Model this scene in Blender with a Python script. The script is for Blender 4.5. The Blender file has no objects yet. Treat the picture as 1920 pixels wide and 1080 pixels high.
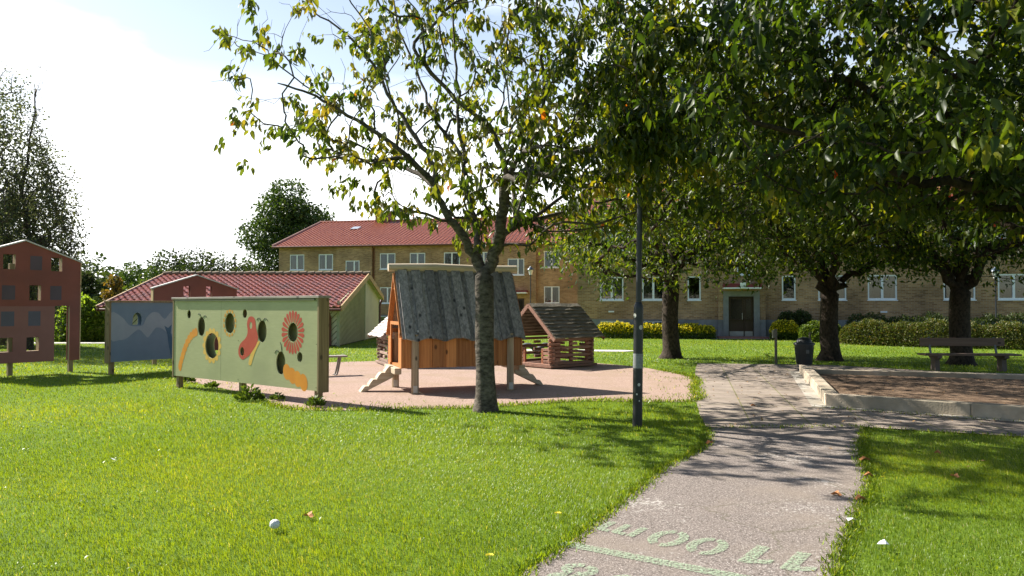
import bpy, bmesh, math, random
import numpy as np
from mathutils import Vector, Matrix
random.seed(7)
RNG = np.random.default_rng(11)
SC = bpy.context.scene
COL = SC.collection
R = math.radians
F = 1387.0; CZ = 1.65; PITCH = math.atan(34/F)
SUN_AZ = (-0.878, 0.478); SUN_EL = R(41)

# ---------------------------------------------------------------- geometry of the view
def ray(px, py):
    x, z, y = (px-960)/F, (540-py)/F, 1.0
    c, s = math.cos(PITCH), math.sin(PITCH)
    return x, y*c - z*s, y*s + z*c
def at(px, py, D):
    x, y, z = ray(px, py)
    return (x/y*D, D, CZ + z/y*D)
def gd(px, py):
    x, y, z = ray(px, py); k = -CZ/z
    return (x*k, y*k)
class Plane:
    """vertical plane: origin o (x,y), unit direction u; gives (along, height)"""
    def __init__(s, o, q):
        d = Vector((q[0]-o[0], q[1]-o[1])); s.o = Vector(o); s.u = d.normalized(); s.L = d.length
        s.rz = math.atan2(s.u.y, s.u.x)
    def hit(s, px, py):
        x, y, z = ray(px, py)
        n = Vector((-s.u.y, s.u.x)); k = s.o.dot(n)/(x*n.x+y*n.y)
        p = Vector((x*k, y*k)) - s.o
        return (p.dot(s.u), CZ + z*k)

# ---------------------------------------------------------------- materials
MATS = {}
def nodes_of(name):
    m = bpy.data.materials.new(name); m.use_nodes = True
    nt = m.node_tree; nt.nodes.clear()
    return m, nt, nt.nodes, nt.links
def mat(name, c1, c2=None, scale=4.0, rough=0.7, bump=0.0, bscale=None, stretch=(1,1,1), spec=0.4, metal=0.0,
        speck=None, speck_scale=60, detail=6, dirt=None, lo=0.35, hi=0.65):
    if name in MATS: return MATS[name]
    m, nt, N, L = nodes_of(name)
    out = N.new('ShaderNodeOutputMaterial'); b = N.new('ShaderNodeBsdfPrincipled')
    b.inputs['Roughness'].default_value = rough; b.inputs['Metallic'].default_value = metal
    b.inputs['Specular IOR Level'].default_value = spec
    L.new(b.outputs[0], out.inputs[0])
    tc = N.new('ShaderNodeTexCoord'); mp = N.new('ShaderNodeMapping'); mp.inputs['Scale'].default_value = stretch
    L.new(tc.outputs['Object'], mp.inputs[0])
    c2 = c2 or tuple(v*0.8 for v in c1)
    n = N.new('ShaderNodeTexNoise'); n.inputs['Scale'].default_value = scale; n.inputs['Detail'].default_value = detail
    n.inputs['Roughness'].default_value = 0.6
    L.new(mp.outputs[0], n.inputs['Vector'])
    r = N.new('ShaderNodeValToRGB'); r.color_ramp.elements[0].position = lo; r.color_ramp.elements[1].position = hi
    r.color_ramp.elements[0].color = (*c1, 1); r.color_ramp.elements[1].color = (*c2, 1)
    L.new(n.outputs[0], r.inputs[0]); col = r.outputs[0]
    if speck:
        v = N.new('ShaderNodeTexNoise'); v.inputs['Scale'].default_value = speck_scale; v.inputs['Detail'].default_value = 3
        L.new(tc.outputs['Object'], v.inputs['Vector'])
        r2 = N.new('ShaderNodeValToRGB'); r2.color_ramp.elements[0].position = 0.55; r2.color_ramp.elements[1].position = 0.7
        L.new(v.outputs[0], r2.inputs[0])
        mx = N.new('ShaderNodeMixRGB'); mx.inputs[2].default_value = (*speck, 1)
        L.new(r2.outputs[0], mx.inputs[0]); L.new(col, mx.inputs[1]); col = mx.outputs[0]
    if dirt:
        v = N.new('ShaderNodeTexNoise'); v.inputs['Scale'].default_value = 1.1; v.inputs['Detail'].default_value = 8
        L.new(tc.outputs['Object'], v.inputs['Vector'])
        r2 = N.new('ShaderNodeValToRGB'); r2.color_ramp.elements[0].position = 0.48; r2.color_ramp.elements[1].position = 0.68
        r2.color_ramp.elements[1].color = (.7, .7, .7, 1)
        L.new(v.outputs[0], r2.inputs[0])
        mx = N.new('ShaderNodeMixRGB'); mx.inputs[2].default_value = (*dirt, 1)
        L.new(r2.outputs[0], mx.inputs[0]); L.new(col, mx.inputs[1]); col = mx.outputs[0]
    L.new(col, b.inputs['Base Color'])
    if bump:
        bn = N.new('ShaderNodeTexNoise'); bn.inputs['Scale'].default_value = bscale or scale*4; bn.inputs['Detail'].default_value = 5
        L.new(mp.outputs[0], bn.inputs['Vector'])
        bp = N.new('ShaderNodeBump'); bp.inputs['Strength'].default_value = min(1, bump); bp.inputs['Distance'].default_value = 0.02
        L.new(bn.outputs[0], bp.inputs['Height']); L.new(bp.outputs[0], b.inputs['Normal'])
    MATS[name] = m
    return m

def wood(name, c1, c2, rough=0.65, grain=(14, 14, 0.8), knots=True, spec=.35, axis='z'):
    """boards with grain running along one local axis, knots and per-island tone"""
    if name in MATS: return MATS[name]
    m, nt, N, L = nodes_of(name)
    out = N.new('ShaderNodeOutputMaterial'); b = N.new('ShaderNodeBsdfPrincipled'); L.new(b.outputs[0], out.inputs[0])
    b.inputs['Roughness'].default_value = rough; b.inputs['Specular IOR Level'].default_value = spec
    tc = N.new('ShaderNodeTexCoord'); mp = N.new('ShaderNodeMapping')
    g = {'z': (9, 9, .35), 'x': (.35, 9, 9), 'y': (9, .35, 9)}[axis]
    mp.inputs['Scale'].default_value = g
    geo = N.new('ShaderNodeNewGeometry')
    off = N.new('ShaderNodeVectorMath'); off.operation = 'ADD'
    sc = N.new('ShaderNodeMath'); sc.operation = 'MULTIPLY'; sc.inputs[1].default_value = 37.0
    L.new(geo.outputs['Random Per Island'], sc.inputs[0])
    cb = N.new('ShaderNodeCombineXYZ'); L.new(sc.outputs[0], cb.inputs[0]); L.new(sc.outputs[0], cb.inputs[1]); L.new(sc.outputs[0], cb.inputs[2])
    L.new(tc.outputs['Object'], off.inputs[0]); L.new(cb.outputs[0], off.inputs[1]); L.new(off.outputs[0], mp.inputs[0])
    n = N.new('ShaderNodeTexNoise'); n.inputs['Scale'].default_value = 2.4; n.inputs['Detail'].default_value = 3.5; n.inputs['Distortion'].default_value = .8
    L.new(mp.outputs[0], n.inputs['Vector'])
    r = N.new('ShaderNodeValToRGB'); r.color_ramp.elements[0].position = .33; r.color_ramp.elements[1].position = .66
    r.color_ramp.elements[0].color = (*c1, 1); r.color_ramp.elements[1].color = (*c2, 1)
    L.new(n.outputs[0], r.inputs[0])
    hs = N.new('ShaderNodeHueSaturation')
    mr = N.new('ShaderNodeMapRange'); mr.inputs[3].default_value = .66; mr.inputs[4].default_value = 1.3
    L.new(geo.outputs['Random Per Island'], mr.inputs[0]); L.new(mr.outputs[0], hs.inputs['Value']); L.new(r.outputs[0], hs.inputs['Color'])
    col = hs.outputs[0]
    if knots:
        v = N.new('ShaderNodeTexVoronoi'); v.inputs['Scale'].default_value = 1.0
        m2 = N.new('ShaderNodeMapping'); k = {'z': (5, 5, 3.2), 'x': (3.2, 5, 5), 'y': (5, 3.2, 5)}[axis]; m2.inputs['Scale'].default_value = k
        L.new(off.outputs[0], m2.inputs[0]); L.new(m2.outputs[0], v.inputs['Vector'])
        r2 = N.new('ShaderNodeValToRGB'); r2.color_ramp.elements[0].position = .10; r2.color_ramp.elements[1].position = .19
        r2.color_ramp.elements[0].color = (1, 1, 1, 1); r2.color_ramp.elements[1].color = (0, 0, 0, 1)
        L.new(v.outputs['Distance'], r2.inputs[0])
        mx = N.new('ShaderNodeMixRGB'); mx.inputs[2].default_value = (*(q*.35 for q in c1), 1)
        L.new(r2.outputs[0], mx.inputs[0]); L.new(col, mx.inputs[1]); col = mx.outputs[0]
    L.new(col, b.inputs['Base Color'])
    bp = N.new('ShaderNodeBump'); bp.inputs['Strength'].default_value = .35; bp.inputs['Distance'].default_value = .01
    L.new(n.outputs[0], bp.inputs['Height']); L.new(bp.outputs[0], b.inputs['Normal'])
    MATS[name] = m
    return m

def brick(name, c1, c2, mortar):
    m, nt, N, L = nodes_of(name)
    out = N.new('ShaderNodeOutputMaterial'); b = N.new('ShaderNodeBsdfPrincipled'); L.new(b.outputs[0], out.inputs[0])
    b.inputs['Roughness'].default_value = .85; b.inputs['Specular IOR Level'].default_value = .2
    tc = N.new('ShaderNodeTexCoord'); sp = N.new('ShaderNodeSeparateXYZ'); cb = N.new('ShaderNodeCombineXYZ'); ad = N.new('ShaderNodeMath')
    L.new(tc.outputs['Object'], sp.inputs[0]); L.new(sp.outputs[0], ad.inputs[0]); L.new(sp.outputs[1], ad.inputs[1])
    L.new(ad.outputs[0], cb.inputs[0]); L.new(sp.outputs[2], cb.inputs[1])
    t = N.new('ShaderNodeTexBrick'); t.inputs['Scale'].default_value = 1.0
    t.inputs['Brick Width'].default_value = .26; t.inputs['Row Height'].default_value = .077; t.inputs['Mortar Size'].default_value = .010
    t.inputs['Color1'].default_value = (*c1, 1); t.inputs['Color2'].default_value = (*c2, 1); t.inputs['Mortar'].default_value = (*mortar, 1)
    t.inputs['Bias'].default_value = -.1
    L.new(cb.outputs[0], t.inputs['Vector'])
    n = N.new('ShaderNodeTexNoise'); n.inputs['Scale'].default_value = .55; n.inputs['Detail'].default_value = 8; L.new(tc.outputs['Object'], n.inputs['Vector'])
    mr = N.new('ShaderNodeMapRange'); mr.inputs[1].default_value = .3; mr.inputs[2].default_value = .7; mr.inputs[3].default_value = .62; mr.inputs[4].default_value = 1.3
    L.new(n.outputs[0], mr.inputs[0])
    hs = N.new('ShaderNodeHueSaturation'); L.new(mr.outputs[0], hs.inputs['Value']); L.new(t.outputs['Color'], hs.inputs['Color'])
    L.new(hs.outputs[0], b.inputs['Base Color'])
    bp = N.new('ShaderNodeBump'); bp.inputs['Strength'].default_value = .5; bp.inputs['Distance'].default_value = .01; bp.invert = True
    L.new(t.outputs['Fac'], bp.inputs['Height']); L.new(bp.outputs[0], b.inputs['Normal'])
    MATS[name] = m
    return m

def leafmat(name, stops, trans=.45, tcol=(1.25, 1.2, .45), rough=.38, spec=.5):
    """stops: (position, colour) over a per-leaf random attribute"""
    m, nt, N, L = nodes_of(name)
    out = N.new('ShaderNodeOutputMaterial'); b = N.new('ShaderNodeBsdfPrincipled')
    b.inputs['Roughness'].default_value = rough; b.inputs['Specular IOR Level'].default_value = spec
    at_ = N.new('ShaderNodeAttribute'); at_.attribute_name = 'tint'
    r = N.new('ShaderNodeValToRGB'); cr = r.color_ramp
    while len(cr.elements) < len(stops): cr.elements.new(.5)
    for e, (p, c) in zip(cr.elements, stops): e.position = p; e.color = (*c, 1)
    L.new(at_.outputs['Fac'], r.inputs[0]); L.new(r.outputs[0], b.inputs['Base Color'])
    tr = N.new('ShaderNodeBsdfTranslucent'); mu = N.new('ShaderNodeMixRGB'); mu.blend_type = 'MULTIPLY'; mu.inputs[0].default_value = 1
    mu.inputs[2].default_value = (*tcol, 1); L.new(r.outputs[0], mu.inputs[1]); L.new(mu.outputs[0], tr.inputs[0])
    mx = N.new('ShaderNodeMixShader'); mx.inputs[0].default_value = trans
    L.new(b.outputs[0], mx.inputs[1]); L.new(tr.outputs[0], mx.inputs[2]); L.new(mx.outputs[0], out.inputs[0])
    MATS[name] = m
    return m

def glassmat():
    m, nt, N, L = nodes_of('window_glass')
    out = N.new('ShaderNodeOutputMaterial'); t = N.new('ShaderNodeBsdfTransparent'); t.inputs[0].default_value = (.62, .66, .68, 1)
    g = N.new('ShaderNodeBsdfGlossy'); g.inputs['Roughness'].default_value = .03
    f = N.new('ShaderNodeFresnel'); f.inputs[0].default_value = 1.9
    mx = N.new('ShaderNodeMixShader'); L.new(f.outputs[0], mx.inputs[0]); L.new(t.outputs[0], mx.inputs[1]); L.new(g.outputs[0], mx.inputs[2])
    L.new(mx.outputs[0], out.inputs[0]); return m
M_GLASS = glassmat()

# ---------------------------------------------------------------- mesh helpers
def tag(o, label=None, cat=None, group=None, kind=None):
    if label: o['label'] = label
    if cat: o['category'] = cat
    if group: o['group'] = group
    if kind: o['kind'] = kind
    return o
def empty(name, loc=(0, 0, 0), rz=0, **k):
    o = bpy.data.objects.new(name, None); COL.objects.link(o)
    o.empty_display_size = .2
    o.location = loc; o.rotation_euler = (0, 0, rz); return tag(o, **k)
class MB:
    def __init__(s): s.v = []; s.f = []; s.mi = []; s.sm = []
    def add(s, vs, fs, mi=0, smooth=False):
        b = len(s.v); s.v += [tuple(p) for p in vs]
        for f in fs: s.f.append(tuple(b+i for i in f)); s.mi.append(mi); s.sm.append(smooth)
    def box(s, c, d, rot=None, mi=0):
        x, y, z = d[0]/2, d[1]/2, d[2]/2
        vs = [Vector((i*x, j*y, k*z)) for k in (-1, 1) for j in (-1, 1) for i in (-1, 1)]
        if rot is not None: vs = [rot @ v for v in vs]
        vs = [v+Vector(c) for v in vs]
        s.add(vs, [(0, 2, 3, 1), (4, 5, 7, 6), (0, 1, 5, 4), (2, 6, 7, 3), (0, 4, 6, 2), (1, 3, 7, 5)], mi)
    def b2(s, x0, x1, y0, y1, z0, z1, mi=0): s.box(((x0+x1)/2, (y0+y1)/2, (z0+z1)/2), (x1-x0, y1-y0, z1-z0), None, mi)
    def beam(s, a, b, w, h, up=(0, 0, 1), mi=0):
        a, b = Vector(a), Vector(b); d = (b-a); L = d.length; d.normalize()
        x = d.cross(Vector(up)).normalized(); z = x.cross(d)
        rot = Matrix((x, d, z)).transposed()
        s.box((a+b)/2, (w, L, h), rot, mi)
    def prism(s, poly, a, b, axis='y', mi=0, smooth=False):
        """poly in the plane across axis; extruded from a to b"""
        n = len(poly)
        def P(p, t):
            return {'y': (p[0], t, p[1]), 'x': (t, p[0], p[1]), 'z': (p[0], p[1], t)}[axis]
        vs = [P(p, a) for p in poly]+[P(p, b) for p in poly]
        s.add(vs, [tuple(range(n-1, -1, -1)), tuple(range(n, 2*n))]+[(i, (i+1) % n, n+(i+1) % n, n+i) for i in range(n)], mi, smooth)
    def tube(s, pts, rad, n=8, cap=True, mi=0, smooth=True, wob=0.0):
        pts = [Vector(p) for p in pts]
        if not hasattr(rad, '__len__'): rad = [rad]*len(pts)
        t0 = (pts[1]-pts[0]).normalized(); x = t0.cross(Vector((.13, .97, .21))).normalized()
        vs = []
        for i, p in enumerate(pts):
            t = (pts[min(i+1, len(pts)-1)]-pts[max(i-1, 0)]).normalized()
            x = (x-t*x.dot(t)).normalized(); y = t.cross(x)
            for k in range(n):
                a = 2*math.pi*k/n; r = rad[i]*(1+wob*(random.random()-.5))
                vs.append(p+x*math.cos(a)*r+y*math.sin(a)*r)
        fs = [(i*n+k, i*n+(k+1) % n, (i+1)*n+(k+1) % n, (i+1)*n+k) for i in range(len(pts)-1) for k in range(n)]
        s.add(vs, fs, mi, smooth)
        if cap:
            s.add(vs[:n], [tuple(range(n-1, -1, -1))], mi); s.add(vs[-n:], [tuple(range(n))], mi)
    def lathe(s, c, prof, n=16, mi=0, smooth=True):
        vs = [(c[0]+r*math.cos(2*math.pi*k/n), c[1]+r*math.sin(2*math.pi*k/n), c[2]+z) for r, z in prof for k in range(n)]
        fs = [(i*n+k, i*n+(k+1) % n, (i+1)*n+(k+1) % n, (i+1)*n+k) for i in range(len(prof)-1) for k in range(n)]
        s.add(vs, fs, mi, smooth)
        s.add(vs[:n], [tuple(range(n-1, -1, -1))], mi); s.add(vs[-n:], [tuple(range(n))], mi)
    def split(s, name, m, parent=None, bevel=0):
        par = list(range(len(s.v)))
        def fd(i):
            while par[i] != i: par[i] = par[par[i]]; i = par[i]
            return i
        for f in s.f:
            for q in f[1:]: par[fd(q)] = fd(f[0])
        g = {}
        for f, sm in zip(s.f, s.sm): g.setdefault(fd(f[0]), []).append((f, sm))
        # islands whose boxes touch (a tube and its end caps) stay together
        out = []
        for fs in g.values():
            ids = sorted({q for f, _ in fs for q in f}); P = [s.v[q] for q in ids]
            key = {tuple(round(c, 5) for c in p) for p in P}; hit = [o for o in out if o[1] & key]
            new = [fs, key]
            for o in hit: new[0] = new[0]+o[0]; new[1] = new[1] | o[1]; out.remove(o)
            out.append(new)
        res = []
        for fs, _ in out:
            ids = sorted({q for f, _ in fs for q in f}); mp_ = {q: i for i, q in enumerate(ids)}; b = MB()
            b.v = [s.v[q] for q in ids]; b.f = [tuple(mp_[q] for q in f) for f, _ in fs]; b.sm = [x for _, x in fs]; b.mi = [0]*len(fs)
            res.append(b.build(name, m, parent, bevel))
        return res
    def build(s, name, m, parent=None, bevel=0, loc=None, rz=None):
        me = bpy.data.meshes.new(name); me.from_pydata(s.v, [], s.f)
        for mm in (m if isinstance(m, (list, tuple)) else [m]): me.materials.append(mm)
        me.polygons.foreach_set('material_index', s.mi); me.polygons.foreach_set('use_smooth', s.sm); me.update()
        o = bpy.data.objects.new(name, me); COL.objects.link(o)
        if parent: o.parent = parent
        if loc: o.location = loc
        if rz is not None: o.rotation_euler = (0, 0, rz)
        if bevel:
            bv = o.modifiers.new('bevel', 'BEVEL'); bv.width = bevel; bv.segments = 2; bv.limit_method = 'ANGLE'
        return o

def npmesh(name, V, faces_idx, nper, m, parent=None, tint=None, smooth=False):
    """V (n,3); faces_idx flat loop index array; nper verts per face (array)"""
    me = bpy.data.meshes.new(name)
    me.vertices.add(len(V)); me.vertices.foreach_set('co', V.astype(np.float32).ravel())
    me.loops.add(len(faces_idx)); me.loops.foreach_set('vertex_index', faces_idx.astype(np.int32))
    me.polygons.add(len(nper)); st = np.concatenate(([0], np.cumsum(nper)[:-1])).astype(np.int32)
    me.polygons.foreach_set('loop_start', st)
    if tint is not None:
        a = me.attributes.new('tint', 'FLOAT', 'POINT'); a.data.foreach_set('value', tint.astype(np.float32))
    me.materials.append(m)
    me.update(calc_edges=True)
    if smooth: me.polygons.foreach_set('use_smooth', np.ones(len(nper), bool))
    o = bpy.data.objects.new(name, me); COL.objects.link(o)
    if parent: o.parent = parent
    return o
LEAF_HI = (np.array([[0, 0, 0], [-.5, .3, .10], [0, .33, -.03], [.5, .3, .10], [-.42, .62, .05], [0, .66, -.08], [.42, .62, .05], [0, 1, -.22]]),
           [(0, 2, 1), (0, 3, 2), (1, 2, 5, 4), (2, 3, 6, 5), (4, 5, 7), (5, 6, 7)])
LEAF_LO = (np.array([[0, 0, 0], [-.5, .45, .1], [0, 1, -.12], [.5, .45, .1]]), [(0, 2, 1), (0, 3, 2)])
def nrm(a): return a/(np.linalg.norm(a, axis=1, keepdims=True)+1e-9)
def leaves(name, P, D, size, width, tint, m, parent=None, tpl=LEAF_LO, flat=.8):
    """one mesh of many leaf faces: P bases, D tip directions"""
    n = len(P); D = nrm(D)
    up = RNG.normal(size=(n, 3))*(1-flat)+np.array([0, 0, 1])*flat
    X = nrm(np.cross(D, up)); Z = np.cross(X, D)
    T, fs = tpl; size = np.broadcast_to(size, (n,)); w = size*width
    V = (P[:, None, :]+X[:, None, :]*(T[None, :, 0, None]*w[:, None, None])+D[:, None, :]*(T[None, :, 1, None]*size[:, None, None])
         + Z[:, None, :]*(T[None, :, 2, None]*size[:, None, None])).reshape(-1, 3)
    k = len(T); fl = np.concatenate([np.array(f) for f in fs]); npr = np.array([len(f) for f in fs])
    idx = (np.arange(n)[:, None]*k+fl[None, :]).ravel()
    return npmesh(name, V, idx, np.tile(npr, n), m, parent, np.repeat(tint, k))

def plate(name, outer, holes, y0, y1, m, parent, xform=None):
    """flat board in local xz with holes, thickness from y0 to y1"""
    cu = bpy.data.curves.new(name, 'CURVE'); cu.dimensions = '2D'; cu.fill_mode = 'BOTH'; cu.extrude = abs(y1-y0)/2
    for lp in [outer]+list(holes):
        sp = cu.splines.new('POLY'); sp.points.add(len(lp)-1)
        for p, q in zip(sp.points, lp): p.co = (q[0], q[1], 0, 1)
        sp.use_cyclic_u = True
    o = bpy.data.objects.new(name, cu); COL.objects.link(o)
    dg = bpy.context.evaluated_depsgraph_get(); me = bpy.data.meshes.new_from_object(o.evaluated_get(dg))
    bpy.data.objects.remove(o); bpy.data.curves.remove(cu)
    me.transform(Matrix.Translation((0, (y0+y1)/2, 0)) @ Matrix.Rotation(R(90), 4, 'X'))
    me.materials.clear(); me.materials.append(m)
    for p in me.polygons: p.use_smooth = False
    me.name = name
    o = bpy.data.objects.new(name, me); COL.objects.link(o); o.parent = parent
    return o
def ell(cx, cz, rx, rz, n=28): return [(cx+rx*math.cos(2*math.pi*i/n), cz+rz*math.sin(2*math.pi*i/n)) for i in range(n)]
def rect(x0, x1, z0, z1): return [(x0, z0), (x1, z0), (x1, z1), (x0, z1)]
def spline(pts, k=6, closed=False):
    P = [Vector(p) for p in pts]; n = len(P); out = []
    rng = range(n) if closed else range(n-1)
    for i in rng:
        g = lambda j: P[j % n] if closed else P[max(0, min(n-1, j))]
        a, b, c, d = g(i-1), g(i), g(i+1), g(i+2)
        for j in range(k):
            t = j/k
            out.append(.5*((2*b)+(c-a)*t+(2*a-5*b+4*c-d)*t*t+(-a+3*b-3*c+d)*t**3))
    if not closed: out.append(P[-1])
    return out
def inside(poly, X, Y):
    r = np.zeros(X.shape, bool); n = len(poly)
    for i in range(n):
        x0, y0 = poly[i][:2]; x1, y1 = poly[(i+1) % n][:2]
        if y0 == y1: continue
        c = ((y0 > Y) != (y1 > Y)) & (X < (x1-x0)*(Y-y0)/(y1-y0)+x0); r ^= c
    return r

# ---------------------------------------------------------------- camera, light, sky
cam = bpy.data.cameras.new('camera'); co = bpy.data.objects.new('camera', cam); COL.objects.link(co)
cam.sensor_width = 36; cam.lens = 36*F/1920; cam.clip_end = 2000; cam.clip_start = .05
co.location = (0, 0, CZ); co.rotation_euler = (R(90)+PITCH, 0, 0); SC.camera = co
sd = Vector((SUN_AZ[0]*math.cos(SUN_EL), SUN_AZ[1]*math.cos(SUN_EL), math.sin(SUN_EL)))
sl = bpy.data.lights.new('sun', 'SUN'); sl.energy = 5.0; sl.angle = R(.53); sl.color = (1, .95, .86)
so = bpy.data.objects.new('sun', sl); COL.objects.link(so); so.rotation_euler = sd.to_track_quat('Z', 'Y').to_euler(); so.location = (-30, 20, 40)
w = bpy.data.worlds.new('World'); SC.world = w; w.use_nodes = True
N, L = w.node_tree.nodes, w.node_tree.links; N.clear()
wo = N.new('ShaderNodeOutputWorld'); bg = N.new('ShaderNodeBackground'); L.new(bg.outputs[0], wo.inputs[0])
sky = N.new('ShaderNodeTexSky'); sky.sky_type = 'NISHITA'; sky.sun_disc = False; sky.sun_elevation = SUN_EL
sky.sun_rotation = math.atan2(SUN_AZ[0], SUN_AZ[1]); sky.air_density = 1.0; sky.dust_density = .8; sky.ozone_density = 1.2
bg.inputs['Strength'].default_value = .072
tc = N.new('ShaderNodeTexCoord'); mp = N.new('ShaderNodeMapping'); mp.inputs['Scale'].default_value = (1.1, 1.1, 3.2); mp.inputs['Rotation'].default_value = (0, .35, .5)
mp.inputs['Location'].default_value = (.35, 0, .2)
L.new(tc.outputs['Generated'], mp.inputs[0])
cn = N.new('ShaderNodeTexNoise'); cn.inputs['Scale'].default_value = 1.7; cn.inputs['Detail'].default_value = 8; cn.inputs['Roughness'].default_value = .5
L.new(mp.outputs[0], cn.inputs['Vector'])
cr = N.new('ShaderNodeValToRGB'); cr.color_ramp.elements[0].position = .47; cr.color_ramp.elements[1].position = .68
L.new(cn.outputs[0], cr.inputs[0])
mx = N.new('ShaderNodeMixRGB'); mx.inputs[2].default_value = (11.5, 11.7, 11.7, 1)
sx_ = N.new('ShaderNodeSeparateXYZ'); L.new(tc.outputs['Generated'], sx_.inputs[0])
fz_ = N.new('ShaderNodeMapRange'); fz_.inputs[1].default_value = .62; fz_.inputs[2].default_value = .30; L.new(sx_.outputs[2], fz_.inputs[0])
fy_ = N.new('ShaderNodeMapRange'); fy_.inputs[1].default_value = -.1; fy_.inputs[2].default_value = .5; L.new(sx_.outputs[1], fy_.inputs[0])
lo_ = N.new('ShaderNodeMapRange'); lo_.inputs[1].default_value = .33; lo_.inputs[2].default_value = .17; L.new(sx_.outputs[2], lo_.inputs[0])
m0_ = N.new('ShaderNodeMath'); m0_.operation = 'MAXIMUM'; L.new(cr.outputs[0], m0_.inputs[0]); L.new(lo_.outputs[0], m0_.inputs[1])
m3_ = N.new('ShaderNodeMath'); m3_.operation = 'MAXIMUM'; m3_.inputs[1].default_value = .20; L.new(m0_.outputs[0], m3_.inputs[0])
m1_ = N.new('ShaderNodeMath'); m1_.operation = 'MULTIPLY'; L.new(m3_.outputs[0], m1_.inputs[0]); L.new(fz_.outputs[0], m1_.inputs[1])
m2_ = N.new('ShaderNodeMath'); m2_.operation = 'MULTIPLY'; L.new(m1_.outputs[0], m2_.inputs[0]); L.new(fy_.outputs[0], m2_.inputs[1])
L.new(m2_.outputs[0], mx.inputs[0]); L.new(sky.outputs[0], mx.inputs[1]); L.new(mx.outputs[0], bg.inputs['Color'])
SC.view_settings.view_transform = 'Standard'; SC.view_settings.look = 'None'; SC.view_settings.exposure = 1.25; SC.view_settings.gamma = 1

# ---------------------------------------------------------------- shared materials
M_GRASSBASE = mat('turf', (.085, .14, .016), (.12, .19, .022), scale=1.6, rough=.9, bump=.6, bscale=60, spec=.1, speck=(.17, .22, .035), speck_scale=30)
M_BLADE = leafmat('grass_blade', [(0, (.105, .19, .014)), (.5, (.18, .268, .020)), (.85, (.265, .32, .032)), (1, (.42, .40, .18))], trans=.5, tcol=(1.7, 1.45, .35), rough=.4, spec=.4)
M_GRAVEL = mat('gravel', (.31, .21, .165), (.45, .335, .275), scale=28, rough=.95, bump=1, bscale=70, spec=.1, speck=(.20, .14, .11), speck_scale=48, dirt=(.32, .235, .165), detail=9)
M_ASPH = mat('old_asphalt', (.105, .087, .075), (.265, .222, .195), scale=55, detail=9, rough=.9, bump=.6, bscale=140, spec=.15, speck=(.50, .44, .40), speck_scale=75, dirt=(.25, .205, .165))
def weather_asphalt(m):
    nt = m.node_tree; N, L = nt.nodes, nt.links; b = [n for n in N if n.type == 'BSDF_PRINCIPLED'][0]; col = b.inputs['Base Color'].links[0].from_socket
    tc = N.new('ShaderNodeTexCoord'); wn = N.new('ShaderNodeTexNoise'); wn.inputs['Scale'].default_value = 2.2; wn.inputs['Detail'].default_value = 6
    L.new(tc.outputs['Object'], wn.inputs['Vector']); ad = N.new('ShaderNodeVectorMath'); ad.operation = 'MULTIPLY_ADD'; ad.inputs[1].default_value = (.5, .5, 0)
    L.new(wn.outputs['Color'], ad.inputs[0]); L.new(tc.outputs['Object'], ad.inputs[2])
    v = N.new('ShaderNodeTexVoronoi'); v.feature = 'DISTANCE_TO_EDGE'; v.inputs['Scale'].default_value = .42; L.new(ad.outputs[0], v.inputs['Vector'])
    r = N.new('ShaderNodeValToRGB'); r.color_ramp.elements[0].position = .0015; r.color_ramp.elements[1].position = .005; r.color_ramp.elements[0].color = (.42, .42, .42, 1); r.color_ramp.elements[1].color = (0, 0, 0, 1)
    L.new(v.outputs['Distance'], r.inputs[0]); mx = N.new('ShaderNodeMixRGB'); mx.inputs[2].default_value = (.09, .085, .045, 1); L.new(r.outputs[0], mx.inputs[0]); L.new(col, mx.inputs[1])
    n1 = N.new('ShaderNodeTexNoise'); n1.inputs['Scale'].default_value = .9; n1.inputs['Detail'].default_value = 4; L.new(tc.outputs['Object'], n1.inputs['Vector'])
    n2 = N.new('ShaderNodeTexNoise'); n2.inputs['Scale'].default_value = 38; n2.inputs['Detail'].default_value = 5; L.new(tc.outputs['Object'], n2.inputs['Vector'])
    mu = N.new('ShaderNodeMath'); mu.operation = 'MULTIPLY'; L.new(n1.outputs[0], mu.inputs[0]); L.new(n2.outputs[0], mu.inputs[1])
    r2 = N.new('ShaderNodeValToRGB'); r2.color_ramp.elements[0].position = .325; r2.color_ramp.elements[1].position = .40; L.new(mu.outputs[0], r2.inputs[0])
    m2 = N.new('ShaderNodeMixRGB'); m2.inputs[2].default_value = (.42, .385, .345, 1); L.new(r2.outputs[0], m2.inputs[0]); L.new(mx.outputs[0], m2.inputs[1]); L.new(m2.outputs[0], b.inputs['Base Color'])
weather_asphalt(M_ASPH)
M_SAND = mat('sandbox_sand', (.11, .072, .048), (.20, .138, .092), scale=3, rough=.95, bump=.8, bscale=40, spec=.1, speck=(.10, .065, .04), speck_scale=35)
M_CONC = mat('concrete', (.37, .30, .225), (.47, .395, .30), scale=6, rough=.85, bump=.3, bscale=40, spec=.2, dirt=(.20, .18, .13))
M_CONCP = mat('pale_concrete', (.48, .46, .42), (.56, .54, .50), scale=5, rough=.85, bump=.2, spec=.2)
M_BRICK = brick('yellow_brick', (.45, .27, .13), (.23, .12, .052), (.38, .30, .205))
M_PLINTH = mat('plinth_render', (.20, .20, .20), (.27, .27, .26), scale=2.5, rough=.9, dirt=(.13, .13, .12))
M_WHITE = mat('white_paint', (.84, .85, .86), (.78, .79, .80), scale=6, rough=.45)
M_DARK = mat('dark_metal', (.008, .009, .011), (.015, .016, .019), scale=9, rough=.42, spec=.5)
M_TILE = mat('red_clay_tile', (.27, .075, .040), (.37, .13, .070), scale=3.2, rough=.42, spec=.5, speck=(.18, .05, .04), speck_scale=9, bump=.2)
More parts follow.
